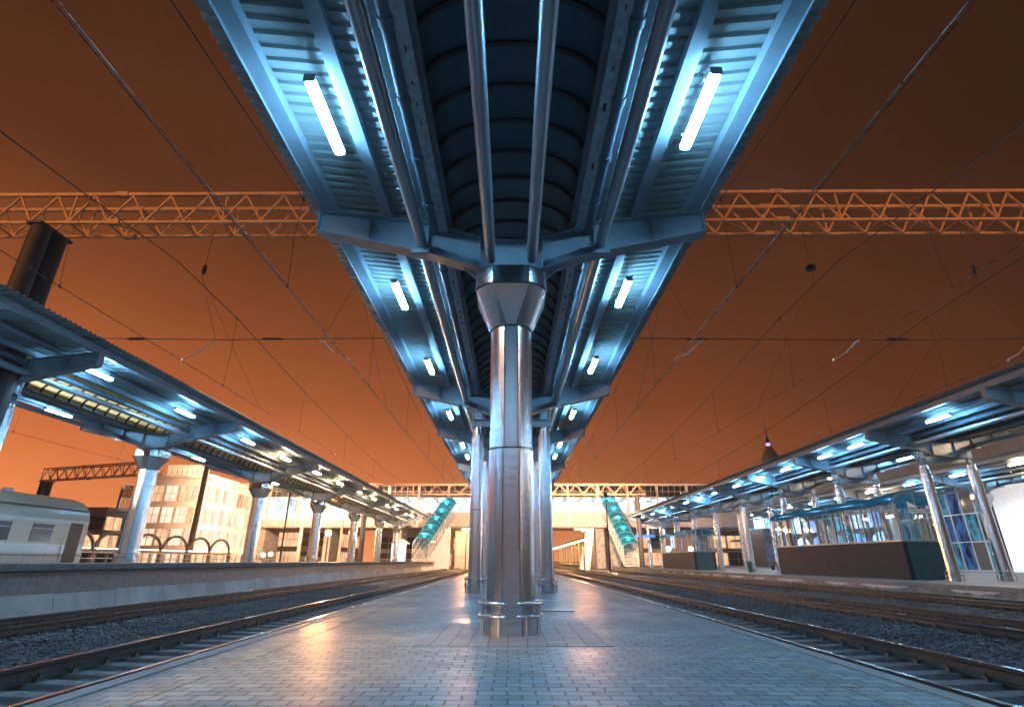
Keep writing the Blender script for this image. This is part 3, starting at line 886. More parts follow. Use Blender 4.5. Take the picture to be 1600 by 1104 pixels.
def catenary(cx, label, side=1, y1=230):
    t = thing('overhead_line', label, 'overhead line', (cx, 0, 0), 'overhead lines above the tracks')
    for dx in (-.03, .03) if abs(cx) < 7 else (0,):
        s = MB(); s.tube([(dx, -30, CW), (dx, 14, CW), (dx, 84, CW), (dx, y1, CW)], .010, 6); s.build('contact_wire', M['copper'], t)
    path = [(0, -30 + i * 4, sagz(-30 + i * 4)) for i in range(int((y1 + 30) / 4))]
    s = MB(); s.tube(path, .015, 6); s.build('messenger_wire', M['wire'], t)
    y = -4.0
    while y < 84:
        s = MB(); z = sagz(y)
        if not abs(y - 14) < 2:
            s.tube([(0, y, CW), (.02, y + random.uniform(-.2, .2), (CW + z) / 2), (0, y, z)], .008, 4)
            s.tube([(0, y, CW - .03), (0, y, CW + .06)], .025, 6); s.tube([(0, y, z - .06), (0, y, z + .04)], .025, 6)
            s.build('dropper', M['wire'], t)
        y += 7.3
    for gy in (15.4, 84.4):
        i = bpy.data.objects.new('insulator', INS1 if cx in (10.1,) else INS); COL.objects.link(i); i.parent = t; i.location = (0, gy, 10.3)
        s = MB(); s.tube([(0, gy, 11.7), (0, gy, 10.28)], .014, 6); s.tube([(0, gy, 10.0), (0, gy, sagz(gy))], .014, 6)
        # V stays to the contact wire
        s.tube([(0, gy, sagz(gy)), (0, gy + 5.5, CW)], .007, 4); s.tube([(0, gy, sagz(gy)), (side * .9, gy, 7.55)], .007, 4)
        s.build('hanger', M['wire'], t)
        a = bpy.data.objects.new('steady_arm', ARM); COL.objects.link(a); a.parent = t; a.location = (side * 1.0, gy, 0); a.scale = (side, 1, 1)
    return t
catenary(-5.1, 'overhead wires above the track left of the centre platform', -1)
catenary(-10.3, 'overhead wires above the track along the left platform wall', 1)
catenary(5.15, 'overhead wires above the track right of the centre platform', 1)
catenary(10.1, 'overhead wires above the middle track on the right', 1)
catenary(15.6, 'overhead wires above the track beside the right platform', 1)
catenary(-24.2, 'overhead wires above the standing carriage behind the left platform', 1)
for nm, xa, xb, spots in (('left', -14.3, -4.05, (-11.9, -7.6)), ('right', 4.05, 19.5, (5.9, 12.3))):
    t = thing('cross_span_wire', 'horizontal cross wire with insulators between the centre canopy and the ' + nm + ' mast', 'wire', (0, 15.4, 0), 'cross wires under the gantry')
    s = MB(); s.tube([(xa, 0, 7.6), ((xa + xb) / 2, 0, 7.54), (xb, 0, 7.6)], .014, 6); s.build('wire', M['wire'], t)
    for x in spots:
        s = MB(); n = 7
        pth = [(x - .34, 0, 7.57), (x - .28, 0, 7.57)]; rad = [.02, .03]
        for k in range(n):
            xx = x - .25 + k * .5 / n; pth += [(xx, 0, 7.57), (xx + .03, 0, 7.57), (xx + .045, 0, 7.57)]; rad += [.03, .055, .03]
        pth += [(x + .28, 0, 7.57), (x + .34, 0, 7.57)]; rad += [.03, .02]
        s.tube(pth, rad, 8); s.build('insulator', M['insul'], t)

# ================================================================== FOOTBRIDGE
BY = 100.0
br = thing('footbridge', 'glazed concourse footbridge with lit windows crossing above all the tracks', 'footbridge', (0, BY, 0))
XL, XR = -72.0, 44.0
s = MB(); s.box(XL, XR, 0, 9, 6.6, 7.1); s.build('deck', M['concrete_stain'], br)
s = MB(); s.box(-26, XR, -.15, .05, 6.85, 9.25); s.build('parapet', M['facade'], br)
s = MB(); s.box(XL, -26.1, -.15, .05, 6.85, 8.0); s.build('parapet', M['facade'], br)
s = MB(); s.box(XL, XR, -.6, 9.6, 14.0, 14.35); s.build('roof', M['frame_pale'], br)
s = MB(); s.box(XL, XR, 8.6, 8.8, 7.1, 13.98); s.build('back_wall', M['white'], br)
s = MB(); s.box(XL, XR, .4, 8.59, 12.0, 12.2); s.build('ceiling', M['white'], br)
x = XL
while x < XR:
    s = MB(); s.box(x - .22, x + .22, -.22, -.02, 6.7, 14.0); s.build('pilaster', M['frame_pale'], br)
    if x < XR - 5:
        lo = 9.3 if x > -26 else 8.0
        p = MB(); p.box(x + .22, x + 5.28, .0, .02, lo, 11.95); p.build('window', M['glass'], br)
        p = MB(); p.box(x + .22, x + 5.28, .0, .02, 12.05, 13.95); p.build('upper_window', M['glass_dim'], br)
        f = MB()
        for k in range(1, 5): f.box(x + k * 1.1 - .03, x + k * 1.1 + .03, -.05, .06, lo, 13.95)
        for zz in ((12.0, 13.0) if x > -26 else (9.0, 10.0, 11.0, 12.0, 13.0)): f.box(x + .22, x + 5.28, -.06, .07, zz - .035, zz + .035)
        f.build('mullions', M['frame_pale'], br)
        for dx in (1.4, 4.0):
            l = MB(); l.box(x + dx - .7, x + dx + .7, 2.5, 2.9, 11.85, 11.95); l.build('ceiling_lamp', M['hall_lamp'], br)
            l = MB(); l.box(x + dx - .7, x + dx + .7, 6.0, 6.4, 11.85, 11.95); l.build('ceiling_lamp', M['hall_lamp'], br)
    x += 5.5
for (xa, xb, za, zb_) in ((-43.5, -39.5, 9.3, 11.7), (-60, -55, 9.0, 11.8), (-9.6, -6.5, 9.4, 11.6)):
    s = MB(); s.box(xa, xb, .5, .6, za, zb_); s.build('lit_board', M['screen'], br)
for k, (xa, xb) in enumerate(((15.4, 17.0), (17.9, 19.7), (-21.5, -20.0), (-34, -32.8), (-46, -44.8), (33, 34.5), (46, 47.5))):
    s = MB(); s.box(xa, xb, 1.2, 7.4, -.74, 6.6); s.build('pier', M['concrete_stain'], br)
# sloping white struts
s = MB(); s.hexa([(12.2, .4, -.7), (13.9, .4, -.7), (13.9, 3, -.7), (12.2, 3, -.7), (14.1, .4, 6.58), (15.1, .4, 6.58), (15.1, 3, 6.58), (14.1, 3, 6.58)]); s.build('raking_strut', M['white'], br)
s = MB(); s.prism([(-16.0, -.7), (-10.8, -.7), (-10.8, 6.55), (-11.7, 6.55), (-13.0, 4.6)], 'y', -1.6, -.6); s.build('stair_wall', M['white'], br)
s = MB(); s.box(-10.6, -5.5, 6, 6.3, -.7, 6.5); s.build('infill_wall', M['facade'], br)
x = -8
while x < 14:
    s = MB(); s.box(x - 1.0, x + 1.0, 2.8, 3.3, 6.46, 6.56); s.build('soffit_lamp', M['lamp_sodium'], br); x += 7

# stair galleries with teal roofs
def gallery(p0, p1, w, label, lamps=5):
    t = thing('stair_gallery', label, 'covered stairs', p0, 'teal covered stairs to the footbridge')
    d = Vector(p1) - Vector(p0); n = 10
    arc = [(w / 2 * cos(pi * k / n), .75 * sin(pi * k / n)) for k in range(n + 1)]
    def loop(f, dz=0.0, sc=1.0): return [(d.x * f + x * sc, d.y * f, d.z * f + z * sc + dz) for x, z in arc]
    s = MB(); s.loft([loop(f / 8) for f in range(9)], 0, False); s.build('roof', M['teal'], t, True)
    s = MB()
    for f in range(0, 11):
        L = loop(f / 10, .02, 1.01); s.tube(L, .05, 6)
    for sg in (-1, 1):
        s.tube([(sg * w / 2, 0, 0), (d.x + sg * w / 2, d.y, d.z)], .10, 6)
    s.build('roof_frame', M['tealrib'], t)
    h = 2.5
    for sg in (-1, 1):
        s = MB(); x = sg * (w / 2 - .02)
        s.v = [(x, 0, -.05), (d.x + x, d.y, d.z - .05), (d.x + x, d.y, d.z - h), (x, 0, -h)]; s.face((0, 1, 2, 3)); s.build('side_glazing', M['glass'], t)
        s = MB()
        for f in range(15):
            q = f / 14; s.box(d.x * q + x - .035, d.x * q + x + .035, d.y * q - .035, d.y * q + .035, d.z * q - h, d.z * q - .05)
        s.bar((x, 0, -h), (d.x + x, d.y, d.z - h), .08, .16); s.bar((x, 0, -1.3), (d.x + x, d.y, d.z - 1.3), .05, .06)
        s.build('side_mullions', M['frame_pale'], t)
    s = MB()
    for k in range(24):
        q = k / 24; s.box(d.x * q - w / 2 + .05, d.x * q + w / 2 - .05, d.y * q, d.y * (q + 1 / 24), d.z * q - h - .15, d.z * q - h + .1)
    s.build('steps', M['concrete_stain'], t)
    for k in range(lamps):
        q = (k + .5) / lamps; s = MB(); s.tube([(d.x * q, d.y * q, d.z * q + .30), (d.x * q, d.y * q, d.z * q + .42)], .22, 10); s.build('stair_lamp', M['lamp_stair'], t)
    return t
gallery((-14.0, 87, 3.6), (-11.3, 98.6, 10.9), 2.6, 'teal-roofed covered stairs from the left platform up to the footbridge')
gallery((18.6, 86.5, 2.9), (17.6, 98.6, 11.6), 2.6, 'teal-roofed covered stairs from the right platform up to the footbridge')

# stair foot hut on left platform
h = thing('stair_porch', 'small glazed porch at the foot of the left covered stairs', 'porch', (-16.9, 85.5, LZ))
s = MB(); s.box(-1.2, 1.2, -1.2, 1.2, 2.5, 2.65); s.hexa([(-1.2, -1.2, 2.652), (1.2, -1.2, 2.652), (1.2, 1.2, 2.652), (-1.2, 1.2, 2.652), (-.1, -1.0, 3.3), (.1, -1.0, 3.3), (.1, 1, 3.3), (-.1, 1, 3.3)]); s.build('roof', M['white'], h)
s = MB(); s.box(-1.05, 1.05, -1.12, -1.1, .05, 2.5); s.build('window', M['hall_white'], h)
s = MB()
for x in (-1.1, -.02, 1.1): s.box(x - .06, x + .06, -1.2, -1.08, 0, 2.5)
s.build('frame', M['frame'], h)

# ================================================================== UNDERPASS KIOSKS
def kiosk(y0, y1, label, sign=False):
    t = thing('underpass_entrance', label, 'underpass entrance', (20.5, y0, PZ), 'glazed entrances with teal roofs on the right platform')
    Wd = 2.4; Ln = y1 - y0
    s = MB(); s.box(0, .22, 0, Ln, 0, 1.86); s.build('granite_wall', M['granite'], t)
    s = MB(); s.box(Wd - .22, Wd, 0, Ln, 0, 1.86); s.build('granite_wall', M['granite'], t)
    s = MB(); s.box(.222, Wd - .222, .02, .2, 0, 1.86); s.build('end_wall', M['tealwall'], t)
    s = MB(); s.box(-.04, .30, -.03, Ln, 1.862, 1.95); s.box(Wd - .30, Wd + .04, -.03, Ln, 1.862, 1.95); s.box(.302, Wd - .302, -.03, .24, 1.864, 1.94); s.build('sill', M['frame'], t)
    # glazing and mullions along the track side
    for x in (.10, Wd - .10):
        s = MB(); s.box(x - .01, x + .01, .1, Ln, 1.952, 3.72); s.build('side_window', M['glass'], t)
        s = MB(); n = int(Ln / .95)
        for k in range(n + 1):
            y = .06 + (Ln - .12) * k / n; w = .09 if k % 6 == 0 else .03
            s.box(x - .04, x + .04, y - w, y + w, 1.951, 3.74)
        s.box(x - .05, x + .05, .0, Ln, 3.741, 3.80)
        s.build('window_frame', M['frame'], t)
    s = MB(); n = 12
    arc = [(Wd / 2 - (Wd / 2) * cos(pi * k / n), 3.8 + .55 * sin(pi * k / n)) for k in range(n + 1)]
    s.v = [(x, .05, z) for x, z in arc] + [(Wd / 2, .05, 1.95), (0.1, .05, 1.95)]; s.v[-2] = (Wd - .1, .05, 1.95); s.face(range(len(s.v))); s.build('gable_window', M['glass'], t)
    s = MB(); s.tube([(x, .03, z) for x, z in arc], .06, 8)
    s.box(Wd / 2 - .03, Wd / 2 + .03, .0, .045, 1.95, 4.3); s.box(.1, Wd - .1, .0, .045, 2.78, 2.86)
    s.box(-.02, .12, -.02, .06, 1.95, 3.8); s.box(Wd - .12, Wd + .02, -.02, .06, 1.95, 3.8)
    s.build('gable_frame', M['frame'], t)
    # bent roof sheets in lengths with lifted edges
    arc2 = [(Wd / 2 - (Wd / 2 + .22) * cos(pi * k / n), 3.78 + .62 * sin(pi * k / n)) for k in range(n + 1)]
    segs = [(0, .43), (.44, .93), (.94, 1.0)]
    for a, b in segs:
        q = MB(); ya, yb = -.12 + Ln * a, Ln * b - .05
        for off in (0, .018):
            q.loft([[(x, y, z + off) for x, z in arc2] for y in (ya, yb)], 0, False)
        rf = q.build('roof_sheet', M['teal'], t, True)
        q = MB(); m_ = max(1, int((yb - ya) / 1.9))
        for k in range(m_ + 1):
            y = ya + (yb - ya) * k / m_
            q.tube([(x, y, z - .03) for x, z in arc2], .028, 6)
        q.build('roof_rib', M['tealrib'], rf)
    if sign:
        q = MB(); q.box(.72, 2.10, -.06, -.035, 3.30, 3.50); sg = q.build('name_board', M['white'], t)
        c = bpy.data.curves.new('lettering', 'FONT'); c.body = 'ВЫХОД В ГОРОД'; c.size = .135; c.align_x = 'CENTER'; c.align_y = 'CENTER'; c.extrude = .001
        o = bpy.data.objects.new('lettering', c); COL.objects.link(o); dg = bpy.context.evaluated_depsgraph_get()
        me = bpy.data.meshes.new_from_object(o.evaluated_get(dg)); bpy.data.objects.remove(o)
        me.materials.clear(); me.materials.append(M['lettering'])
        o = bpy.data.objects.new('lettering', me); COL.objects.link(o); o.parent = sg; o.location = (1.41, -.063, 3.40); o.rotation_euler = (R(90), 0, 0)
        # white pictogram: a figure going down stairs
        q = MB(); yb = -.06; yt = -.04
        for k in range(4):
            q.box(.74 + k * .13, .74 + (k + 1) * .13, yb, yt, 3.56, 3.64 + (3 - k) * .085)
        q.build('stairs_pictogram', M['white'], t)
    return t
kiosk(29.2, 43.2, 'near underpass entrance with granite base, glazing and curved teal roof', True)
kiosk(63.0, 76.2, 'far underpass entrance with orange-lit granite wall and teal roof')

# benches, bin and blue board on right platform
def bench(x, y, label):
    t = thing('bench', label, 'bench', (x, y, PZ), 'benches on the right platform')
    s = MB(); s.box(-.25, .25, -.9, .9, .42, .47); s.build('seat', M['dark'], t)
    s = MB(); s.box(.22, .27, -.9, .9, .5, .9); s.build('backrest', M['dark'], t)
    for yy in (-.7, .7):
        s = MB(); s.box(-.2, .2, yy - .03, yy + .03, 0, .42); s.build('leg', M['dark'], t)
    return t
bench(29.5, 53, 'dark bench behind the near underpass entrance'); bench(29.0, 62, 'dark bench farther along the right platform')
b = thing('litter_bin', 'green litter bin at the foot of a twin column on the right platform', 'bin', (20.75, 49.2, PZ))
s = MB(); s.lathe([(.17, 0), (.22, .75), (.22, .8)], 14); s.build('body', M['bin'], b, True)
s = MB(); s.lathe([(.23, .80), (.23, .86), (.1, .92)], 14); s.build('lid', M['bin'], b, True)
b = thing('platform_board', 'blue hanging board under the far end of the right canopy', 'sign', (20.3, 84, 0))
s = MB(); s.box(-1.5, 1.5, -.06, .06, 4.3, 4.75); s.build('board', M['sign_blue'], b)
for x in (-1.2, 1.2):
    s = MB(); s.tube([(x, 0, 4.75), (x, 0, 6.5)], .03, 6); s.build('hanger', M['steel'], b)

# ================================================================== STATION BUILDING, RIGHT
st = thing('station_building', 'long station building with blue-lit arches and glazed upper floor behind the right platform', 'building', (48, 0, PZ))
s = MB(); s.box(.5, 16, 20, 118, 0, 12.5); s.build('wall', M['plaster'], st)
s = MB(); s.box(-.5, 16.4, 19.6, 118.4, 12.5, 13.1); s.build('cornice', M['plaster'], st)
s = MB(); s.box(-1.6, .495, 90, 118, 4.72, 5.02); s.build('balcony', M['steel_dark'], st)
k = 0; y = 65.0
while y < 113:
    ms = ('hall_blue', 'hall_white', 'hall_blue', 'hall_teal')[k % 4]
    n = 10; hw = 2.25
    arc = [(y + 2.5 - hw * cos(pi * j / n), 3.3 + 1.3 * sin(pi * j / n)) for j in range(n + 1)]
    q = MB(); q.v = [(.47, yy, z) for yy, z in arc] + [(.47, y + 2.5 + hw, .3), (.47, y + 2.5 - hw, .3)]; q.face(range(len(q.v)))
    w = q.build('arched_window', M[ms], st)
    q = MB(); q.tube([(.44, yy, z) for yy, z in arc], .10, 6); q.box(.38, .46, y + 2.46, y + 2.54, .3, 4.6)
    for yy in (y + 2.5 - hw, y + 2.5 + hw): q.box(.36, .46, yy - .09, yy + .09, .0, 3.3)
    for zz in (1.6, 3.25): q.box(.40, .46, y + 2.5 - hw, y + 2.5 + hw, zz - .03, zz + .03)
    q.build('frame', M['frame'], w)
    q = MB(); q.box(.44, .47, y + .12, y + 4.88, 5.1, 9.9); u = q.build('upper_window', M[('hall_teal', 'hall_blue', 'hall_white')[k % 3]], st)
    q = MB()
    for j in range(6): q.box(.40, .435, y + .15 + j * .94 - .04, y + .15 + j * .94 + .04, 5.1, 9.9)
    for zz in (5.1, 6.3, 7.5, 8.7, 9.9): q.box(.405, .43, y + .1, y + 4.9, zz - .03, zz + .03)
    q.build('frame', M['frame'], u)
    k += 1; y += 5.0
# glass front with grid
q = MB(); q.box(.40, .44, 57.0, 57.9, .2, 11.5); q.build('corner_post', M['frame'], st)
gp = thing('glass_hall', 'dark glazed hall with a steel grid and glowing panes for teal reflections behind the right columns', 'glass hall', (45.0, 51.4, PZ))
s = MB(); s.box(0.3, 5.0, 0, 13, 0, 9.2); s.build('core', M['dark'], gp)
for j in range(8):
    for k2, (za, zb_) in enumerate(((.1, 2.6), (2.7, 5.2), (5.3, 8.6))):
        q = MB(); q.box(.18, .22, j * 1.6 + .05, j * 1.6 + 1.55, za, zb_); q.build('glass_pane', M[('glow_teal', 'glow_blue', 'train_win')[(j * 2 + k2 * 3 + (j * k2) % 2) % 3]], gp)
q = MB()
for j in range(9): q.box(.10, .24, j * 1.6 - .05, j * 1.6 + .05, 0, 9.0)
for zz in (.05, 2.65, 5.25, 8.65): q.box(.08, .25, -.05, 12.85, zz - .06, zz + .06)
q.build('grid', M['frame'], gp)
q = MB(); q.box(-.8, 5.2, -.4, 13.3, 9.22, 9.6); q.build('roof', M['frame'], gp)

wh = thing('entrance_block', 'brightly floodlit white entrance block at the right edge of the picture', 'entrance block', (45.2, 0, PZ))
s = MB(); s.box(0, 14, 20, 51.0, 0, 8.6); s.build('wall', M['white'], wh)
s = MB(); s.box(-.25, 14.2, 19.7, 51.2, 8.6, 8.9); s.build('parapet', M['white'], wh)
s = MB(); s.box(-.06, -.002, 20.1, 50.9, .0, .35); s.build('skirting', M['frame'], wh)
for k, y in enumerate((25, 33, 41, 48)):  # added lamps that brighten the white wall
    f = thing('added_wall_washer', ORD[k] + ' added wall washer on the paving in front of the white block', 'floodlight', (41.8, y, PZ), 'added wall washers before the white block')
    s = MB(); s.box(-.12, .12, -.5, .5, .0, .22); s.build('body', M['dark'], f)
    s = MB(); s.box(.122, .14, -.46, .46, .04, .20); s.build('lens', M['lamp_white'], f)
    ld = bpy.data.lights.new('washer', 'AREA'); ld.energy = 520; ld.color = (.92, .96, 1); ld.shape = 'RECTANGLE'; ld.size = .9; ld.size_y = .16
    lo = bpy.data.objects.new('lamp', ld); COL.objects.link(lo); lo.parent = f; lo.location = (.17, 0, .16); lo.rotation_euler = (R(90 + 28), 0, R(-90))

# distant spire
sp = thing('tower_spire', 'slender spire with violet light rising behind the right canopy', 'spire', (58.6, 119, 0))
s = MB(); s.lathe([(2.0, 0), (2.0, 22.6), (1.7, 23.2), (.7, 25.0), (.7, 25.3)], 8); s.build('tower', M['plaster'], sp)
s = MB(); s.lathe([(.45, 25.3), (.45, 26.0)], 8); s.build('lantern', M['violet'], sp)
s = MB(); s.lathe([(.6, 26.0), (.25, 27.2), (.10, 28), (.03, 31)], 8); s.build('spire', M['sign_blue'], sp)

# ================================================================== LEFT BACKGROUND
tr = thing('railway_carriage', 'grey-brown passenger carriage with a pale stripe standing behind the left platform', 'carriage', (-24.25, 0, RZ), )
s = MB()
sec = [(-1.5, .9), (-1.56, 1.3), (-1.56, 3.1), (-1.45, 3.6), (-1.0, 4.05), (-.4, 4.28), (.4, 4.28), (1.0, 4.05), (1.45, 3.6), (1.56, 3.1), (1.56, 1.3), (1.5, .9)]
s.loft([[(x, y, z) for x, z in sec] for y in (3.5, 29.7)]); s.build('body', M['train'], tr, True)
s = MB(); s.box(1.561, 1.568, 3.6, 29.6, 1.55, 1.95); s.box(1.561, 1.568, 3.6, 29.6, 2.95, 3.12); s.build('stripe', M['train_band'], tr)
for k in range(10):
    y = 5.7 + k * 2.35; s = MB(); s.box(1.562, 1.575, y - .6, y + .6, 2.05, 2.85); w = s.build('window', M['train_win'], tr)
    s = MB(); s.box(1.5765, 1.585, y - .62, y + .62, 2.62, 2.655); s.build('window_bar', M['frame'], w)
for y in (4.2, 28.9):
    s = MB(); s.box(1.562, 1.574, y - .42, y + .42, 1.1, 3.0); s.build('door', M['dark'], tr)
for y in (7.0, 26.0):
    s = MB(); s.box(-1.1, 1.1, y - 1.5, y + 1.5, .35, .85); bg_ = s.build('bogie', M['dark'], tr)
    for yy in (y - 1.1, y + 1.1):
        for x in (-.76, .76):
            q = MB(); q.tube([(x - .06, yy, .46), (x + .06, yy, .46)], .46, 20); q.build('wheel', M['rail'], bg_)
s = MB()
for z in (3.62, 1.42): s.box(1.44 if z > 3 else 1.561, 1.50 if z > 3 else 1.566, 3.5, 29.7, z, z + .04)
for k in range(22): s.box(1.5605, 1.563, 3.9 + k * 1.175, 3.915 + k * 1.175, 1.0, 3.1)
s.build('body_seams', M['dark'], tr)
for k in range(5):
    s = MB(); s.tube([(0, 6 + k * 5, 4.27), (0, 6 + k * 5, 4.46)], [.26, .20], 12); s.build('roof_vent', M['frame'], tr)
for y in (4.9, 28.2):
    s = MB(); s.tube([(1.60, y, 1.2), (1.60, y, 2.3)], .02, 6); s.build('handrail', M['inox_rail'], tr)
s = MB(); s.box(-1.1, 1.1, 12, 23, .45, .88); s.build('underframe', M['dark'], tr)

# arched shelter behind
ar = thing('arched_shelter', 'row of brown steel arches of a shelter beyond the left platform', 'shelter', (-31.5, 30, -.7))
for k in range(9):
    y = k * 4.1
    s = MB(); s.box(-.14, .14, y - .14, y + .14, 0, 2.6); s.build('post', M['post'], ar)
    if k < 8:
        s = MB(); s.tube([(0, y + 2.05 - 2.0 * cos(pi * j / 14), 2.5 + 1.35 * sin(pi * j / 14)) for j in range(15)], .12, 8); s.build('arch', M['post'], ar)
s = MB(); s.box(-.10, .10, 0, 33, 2.32, 2.5); s.build('rail_beam', M['post'], ar)
fe = thing('railing', 'pale metal railing along the far side of the tracks behind the left platform', 'railing', (-29.8, 0, -.7))
s = MB(); y = 26.0
while y < 86:
    s.box(-.03, .03, y - .03, y + .03, 0, 2.3); y += 1.3
s.build('posts', M['frame'], fe)
s = MB()
for z in (1.5, 1.9, 2.3): s.box(-.025, .025, 26, 86, z - .03, z + .03)
s.build('bars', M['frame'], fe)
sl = thing('strip_light', 'long bright strip light under the arches beyond the left platform', 'strip light', (-33.0, 20, 0))
s = MB(); s.box(-.1, .1, 0, 44, 1.92, 1.97); s.build('tube', emat('strip', (1, .80, .55), 9), sl)
s = MB(); s.box(-.14, .14, 0, 44, 1.975, 2.03); s.build('housing', M['frame'], sl)

def block(x0, x1, y0, y1, z1, label, wmat, rows, cols, mats, roof=None, name='building'):
    t = thing(name, label, 'building', (x0, y0, -.7))
    Wd, Dp = x1 - x0, y1 - y0
    s = MB(); s.box(0, Wd, 0, Dp, 0, z1); s.build('wall', wmat, t)
    s = MB(); s.box(-.3, Wd + .3, -.3, Dp + .3, z1, z1 + .4); s.build('roof', M['frame_pale'], t)
    cw = Wd / cols; rh = (z1 - 1) / rows
    for r in range(rows):
        for c in range(cols):
            mt = M[random.choice(mats)]
            q = MB(); q.box(c * cw + .2, (c + 1) * cw - .2, -.06, -.005, .8 + r * rh, .8 + (r + .72) * rh); w = q.build('window', mt, t)
            q = MB(); q.box(c * cw + cw / 2 - .05, c * cw + cw / 2 + .05, -.12, -.062, .8 + r * rh, .8 + (r + .72) * rh)
            q.box(c * cw + .12, (c + 1) * cw - .12, -.12, -.062, .8 + (r + .36) * rh - .04, .8 + (r + .36) * rh + .04); q.build('frame', M['frame_pale'], w)
    # right-hand flank, facing the tracks
    cd = max(1, int(Dp / 4)); dw = Dp / cd
    for r in range(rows):
        for c in range(cd):
            q = MB(); q.box(Wd + .005, Wd + .06, c * dw + .3, (c + 1) * dw - .3, .8 + r * rh, .8 + (r + .72) * rh); w = q.build('window', M[random.choice(mats)], t)
            q = MB(); q.box(Wd + .062, Wd + .12, c * dw + dw / 2 - .05, c * dw + dw / 2 + .05, .8 + r * rh, .8 + (r + .72) * rh); q.build('frame', M['frame_pale'], w)
    return t
M['win_warm'] = emat('warm_lit_window', (1, .52, .28), 1.0, .4, .7)
M['win_pale'] = emat('pale_lit_window', (1, .66, .46), 1.25, .3, .5)
M['win_dim'] = pmat('unlit_window', (.05, .045, .04), .1, 0, .2)
tower = block(-52.5, -43, 76, 94, 12.6, 'tall pale building with a railing crown on its roof left behind the left columns', M['facade'], 4, 5, ['win_warm', 'win_pale', 'win_pale'])
s = MB(); s.box(1.5, 8, 3, 12, 13.0, 13.7); s.build('penthouse', M['frame_pale'], tower)
s = MB()
for k in range(8): s.prism([(1.7 + k * .75, 13.7), (2.2 + k * .75, 13.7), (2.42 + k * .75, 15.0), (1.55 + k * .75, 15.0)], 'y', 2.8, 3.4)
s.build('roof_crown', M['frame_pale'], tower)
block(-110, -62, 84, 104, 9.0, 'long low building with warm windows at the left edge behind the carriage', M['facade'], 3, 10, ['win_warm', 'win_warm', 'win_dim'])
block(-95, -40, 125, 150, 9.0, 'dark shed beyond the footbridge on the left', M['facade'], 2, 8, ['win_warm', 'win_dim'])
block(-30, -14, 128, 140, 8.0, 'small brown house beyond the footbridge with one bright window', M['facade'], 2, 4, ['win_dim', 'win_warm'])
block(24, 60, 132, 150, 8.5, 'pale goods shed beyond the footbridge on the right', M['facade'], 2, 8, ['win_warm', 'hall_white', 'win_dim'])
# far canopy beyond the bridge, right of the track axis
fs = thing('far_canopy', 'distant lit platform shelter seen under the footbridge on the right', 'canopy', (19, 118, 0))
s = MB(); s.box(-3.2, 3.2, 0, 110, 5.6, 5.85); s.build('roof', M['facade'], fs)
for k in range(12):
    s = MB(); s.box(-.2, .2, 2 + k * 9 - .2, 2 + k * 9 + .2, 0, 5.6); s.build('post', M['white'], fs)
    s = MB(); s.box(-2.4, -2.0, 2 + k * 9, 4.4 + k * 9, 5.48, 5.58); s.build('lamp', M['lamp_sodium'], fs)
pave('far_platform', 15.5, 24, 112, 240, .25, M['kerb'])
pave('far_platform', -24, -14.5, 104, 240, .4, M['kerb'])

# posts beyond the left platform
for k, (x, y, h_, w) in enumerate(((-35.5, 62, 13, .34), (-31, 66, 12, .30), (-29.5, 78, 9, .28), (-27.5, 90, 8, .26))):
    t = thing('line_post', ORD[k] + ' tall post counted from the left beyond the left platform', 'post', (x, y, -.7), 'posts beyond the left platform')
    s = MB(); s.tube([(0, 0, 0), (0, 0, h_)], [w, w * .75], 10); s.build('shaft', M['post'], t, True)
    s = MB(); s.bar((0, 0, h_ - 1.2), (2.2, 0, h_ - .2), .08, .08); s.bar((0, 0, h_ - 2.6), (2.2, 0, h_ - 2.2), .06, .06); s.build('bracket', M['gantry'], t)

# ================================================================== FLOODLIGHTS (sodium yard lighting)
def flood(x, y, z, label, energy, aim, mat='lamp_sodium', col=SODIUM, r=.28, spot=True, size=R(95)):
    t = thing('yard_floodlight', label, 'floodlight', (x, y, -.7), 'yard floodlights')
    d = (Vector(aim) - Vector((x, y, z))).normalized()
    s = MB(); s.tube([(0, 0, 0), (0, 0, z + .7)], [.12, .07], 8); s.build('pole', M['mast'], t)
    c = Vector((0, 0, z + .9))
    s = MB(); s.tube([c - d * .25, c, c + d * .12], [r * .5, r * 1.1, r * 1.15], 14); hd = s.build('head', M['dark'], t)
    s = MB(); s.tube([c + d * .121, c + d * .14], r, 14); s.build('lens', M[mat], hd)
    if energy:
        ld = bpy.data.lights.new('flood', 'SPOT'); ld.energy = energy; ld.color = col; ld.spot_size = size; ld.spot_blend = .6; ld.shadow_soft_size = .25
        lo = bpy.data.objects.new('lamp', ld); COL.objects.link(lo); lo.parent = t; lo.location = c + d * .35
        lo.rotation_euler = d.to_track_quat('-Z', 'Y').to_euler()
    return t
LS = 'lens_sodium'
flood(-36, -30, 24, 'tall sodium floodlight behind the viewer on the left', 40000, (-15, 15, 13), LS, size=R(28))
flood(36, -30, 24, 'tall sodium floodlight behind the viewer on the right', 46000, (17, 15, 13), LS, size=R(28))
flood(-11.5, -50, 13, 'sodium floodlight over the far end of the platform behind the viewer', 60000, (-1, -29, 0), LS, col=(1, .58, .30), size=R(25))
flood(-30, -7, 20.5, 'sodium floodlight on a tall pole beyond the left platform, aimed at the paving', 95000, (-3.6, 6.4, 0), LS, col=(1, .58, .30), size=R(8))
flood(-31, -6, 11.5, 'sodium floodlight on a tall pole beyond the left platform, aimed at its roof', 160000, (-17.6, 20, 7.6), LS, col=(1, .90, .76), size=R(15))
flood(-41.0, 96, 1.9, 'leftmost low yard light glaring under the footbridge', 3000, (-6, 4, 0), LS)
flood(-43.6, 99, 1.8, 'middle low yard light glaring under the footbridge', 3000, (-8, 4, 0), LS)
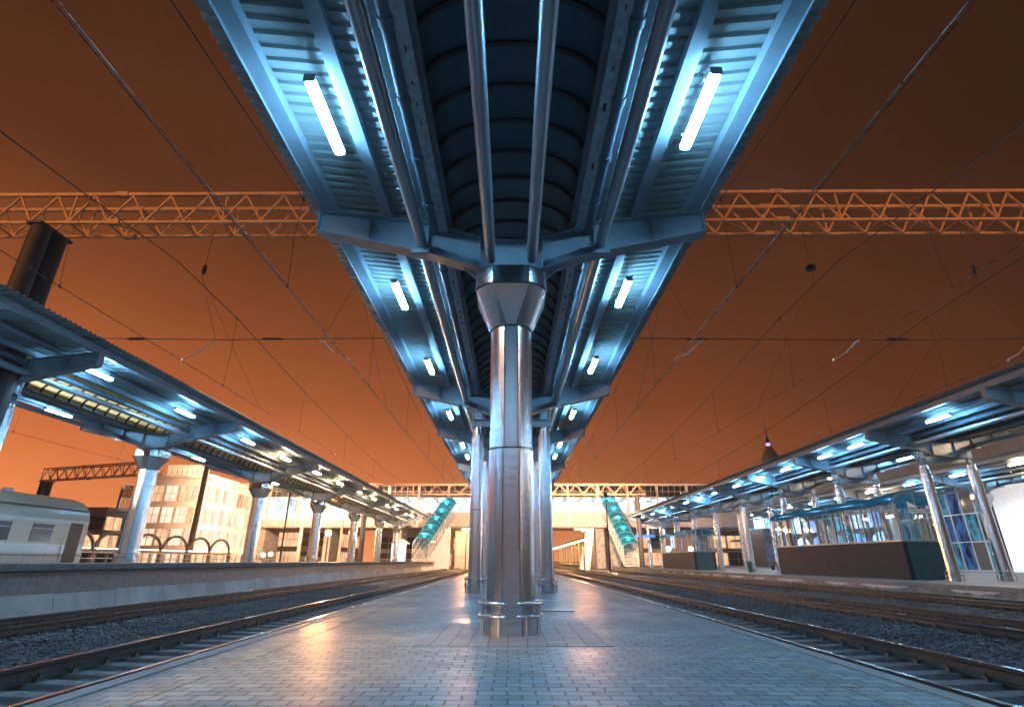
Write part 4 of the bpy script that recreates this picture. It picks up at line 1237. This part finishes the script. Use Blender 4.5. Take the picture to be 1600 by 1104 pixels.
flood(-48.5, 93, 1.9, 'low yard light glaring left of the others under the footbridge', 2000, (-8, 4, 0), LS)
flood(-27.0, 66, 12.5, 'sodium floodlight on a pole aimed at the left half of the footbridge', 170000, (-42, 100, 8), LS, col=(1, .58, .35))
flood(-3.4, 66.5, 9.0, 'sodium floodlight on a pole aimed at the middle of the footbridge', 60000, (-4, 100, 8), LS, col=(1, .60, .38))
flood(12.6, 72, 9.0, 'sodium floodlight on a pole between the right tracks aimed at the footbridge', 60000, (14, 100, 8), LS, col=(1, .60, .38))
flood(12.9, 99.2, 6.0, 'added sodium floodlight under the footbridge by the raking strut', 7000, (8, 82, -1), LS, r=.2, size=R(70))  # added lamp, throws orange light on the far tracks
flood(-8.0, 99.2, 6.0, 'added sodium floodlight under the footbridge by the left stair wall', 6000, (-8, 82, -1), LS, r=.2, size=R(70))  # added as well, for the orange glow below the deck
flood(24.9, 88.5, 2.6, 'left one of two white glaring lights at the end of the right canopy', 300, (10, 40, 0), 'lamp_white', (.8, .95, 1), .34)
flood(28.4, 88.5, 2.6, 'right one of two white glaring lights at the end of the right canopy', 300, (14, 40, 0), 'lamp_white', (.8, .95, 1), .34)

# ================================================================== NIGHT HAZE
hz = MB(); hz.box(-125, 125, -75, 262, -1.75, 42)
hm = bpy.data.materials.new('night_haze'); hm.use_nodes = True; ht = hm.node_tree; ht.nodes.clear()
pv = ht.nodes.new('ShaderNodeVolumePrincipled'); pv.inputs['Density'].default_value = .0006; pv.inputs['Color'].default_value = (.92, .90, .88, 1); pv.inputs['Anisotropy'].default_value = .35
ho = ht.nodes.new('ShaderNodeOutputMaterial'); ht.links.new(pv.outputs[0], ho.inputs['Volume'])
struct(hz.build('haze', hm), 'stuff')

flood(-25.0, 76, 4.4, 'added sodium floodlight between two left platform columns, glaring along the paving', 8000, (-3, 9, 0), LS, r=.34)  # added for the warm reflection along the left paving
bd = thing('lit_board', 'small bright white lit board under the footbridge left of centre', 'lit sign', (-34.5, 108, -.7))
x = MB(); x.box(-1.1, 1.1, -.1, 0, 6.2, 7.5); x.build('panel', emat('board_light', (1, .86, .70), 5), bd)
x = MB(); x.box(-1.2, 1.2, .002, .1, 6.1, 7.6); x.box(-.08, .08, .101, .25, 0, 7.4); x.build('frame', M['frame'], bd)
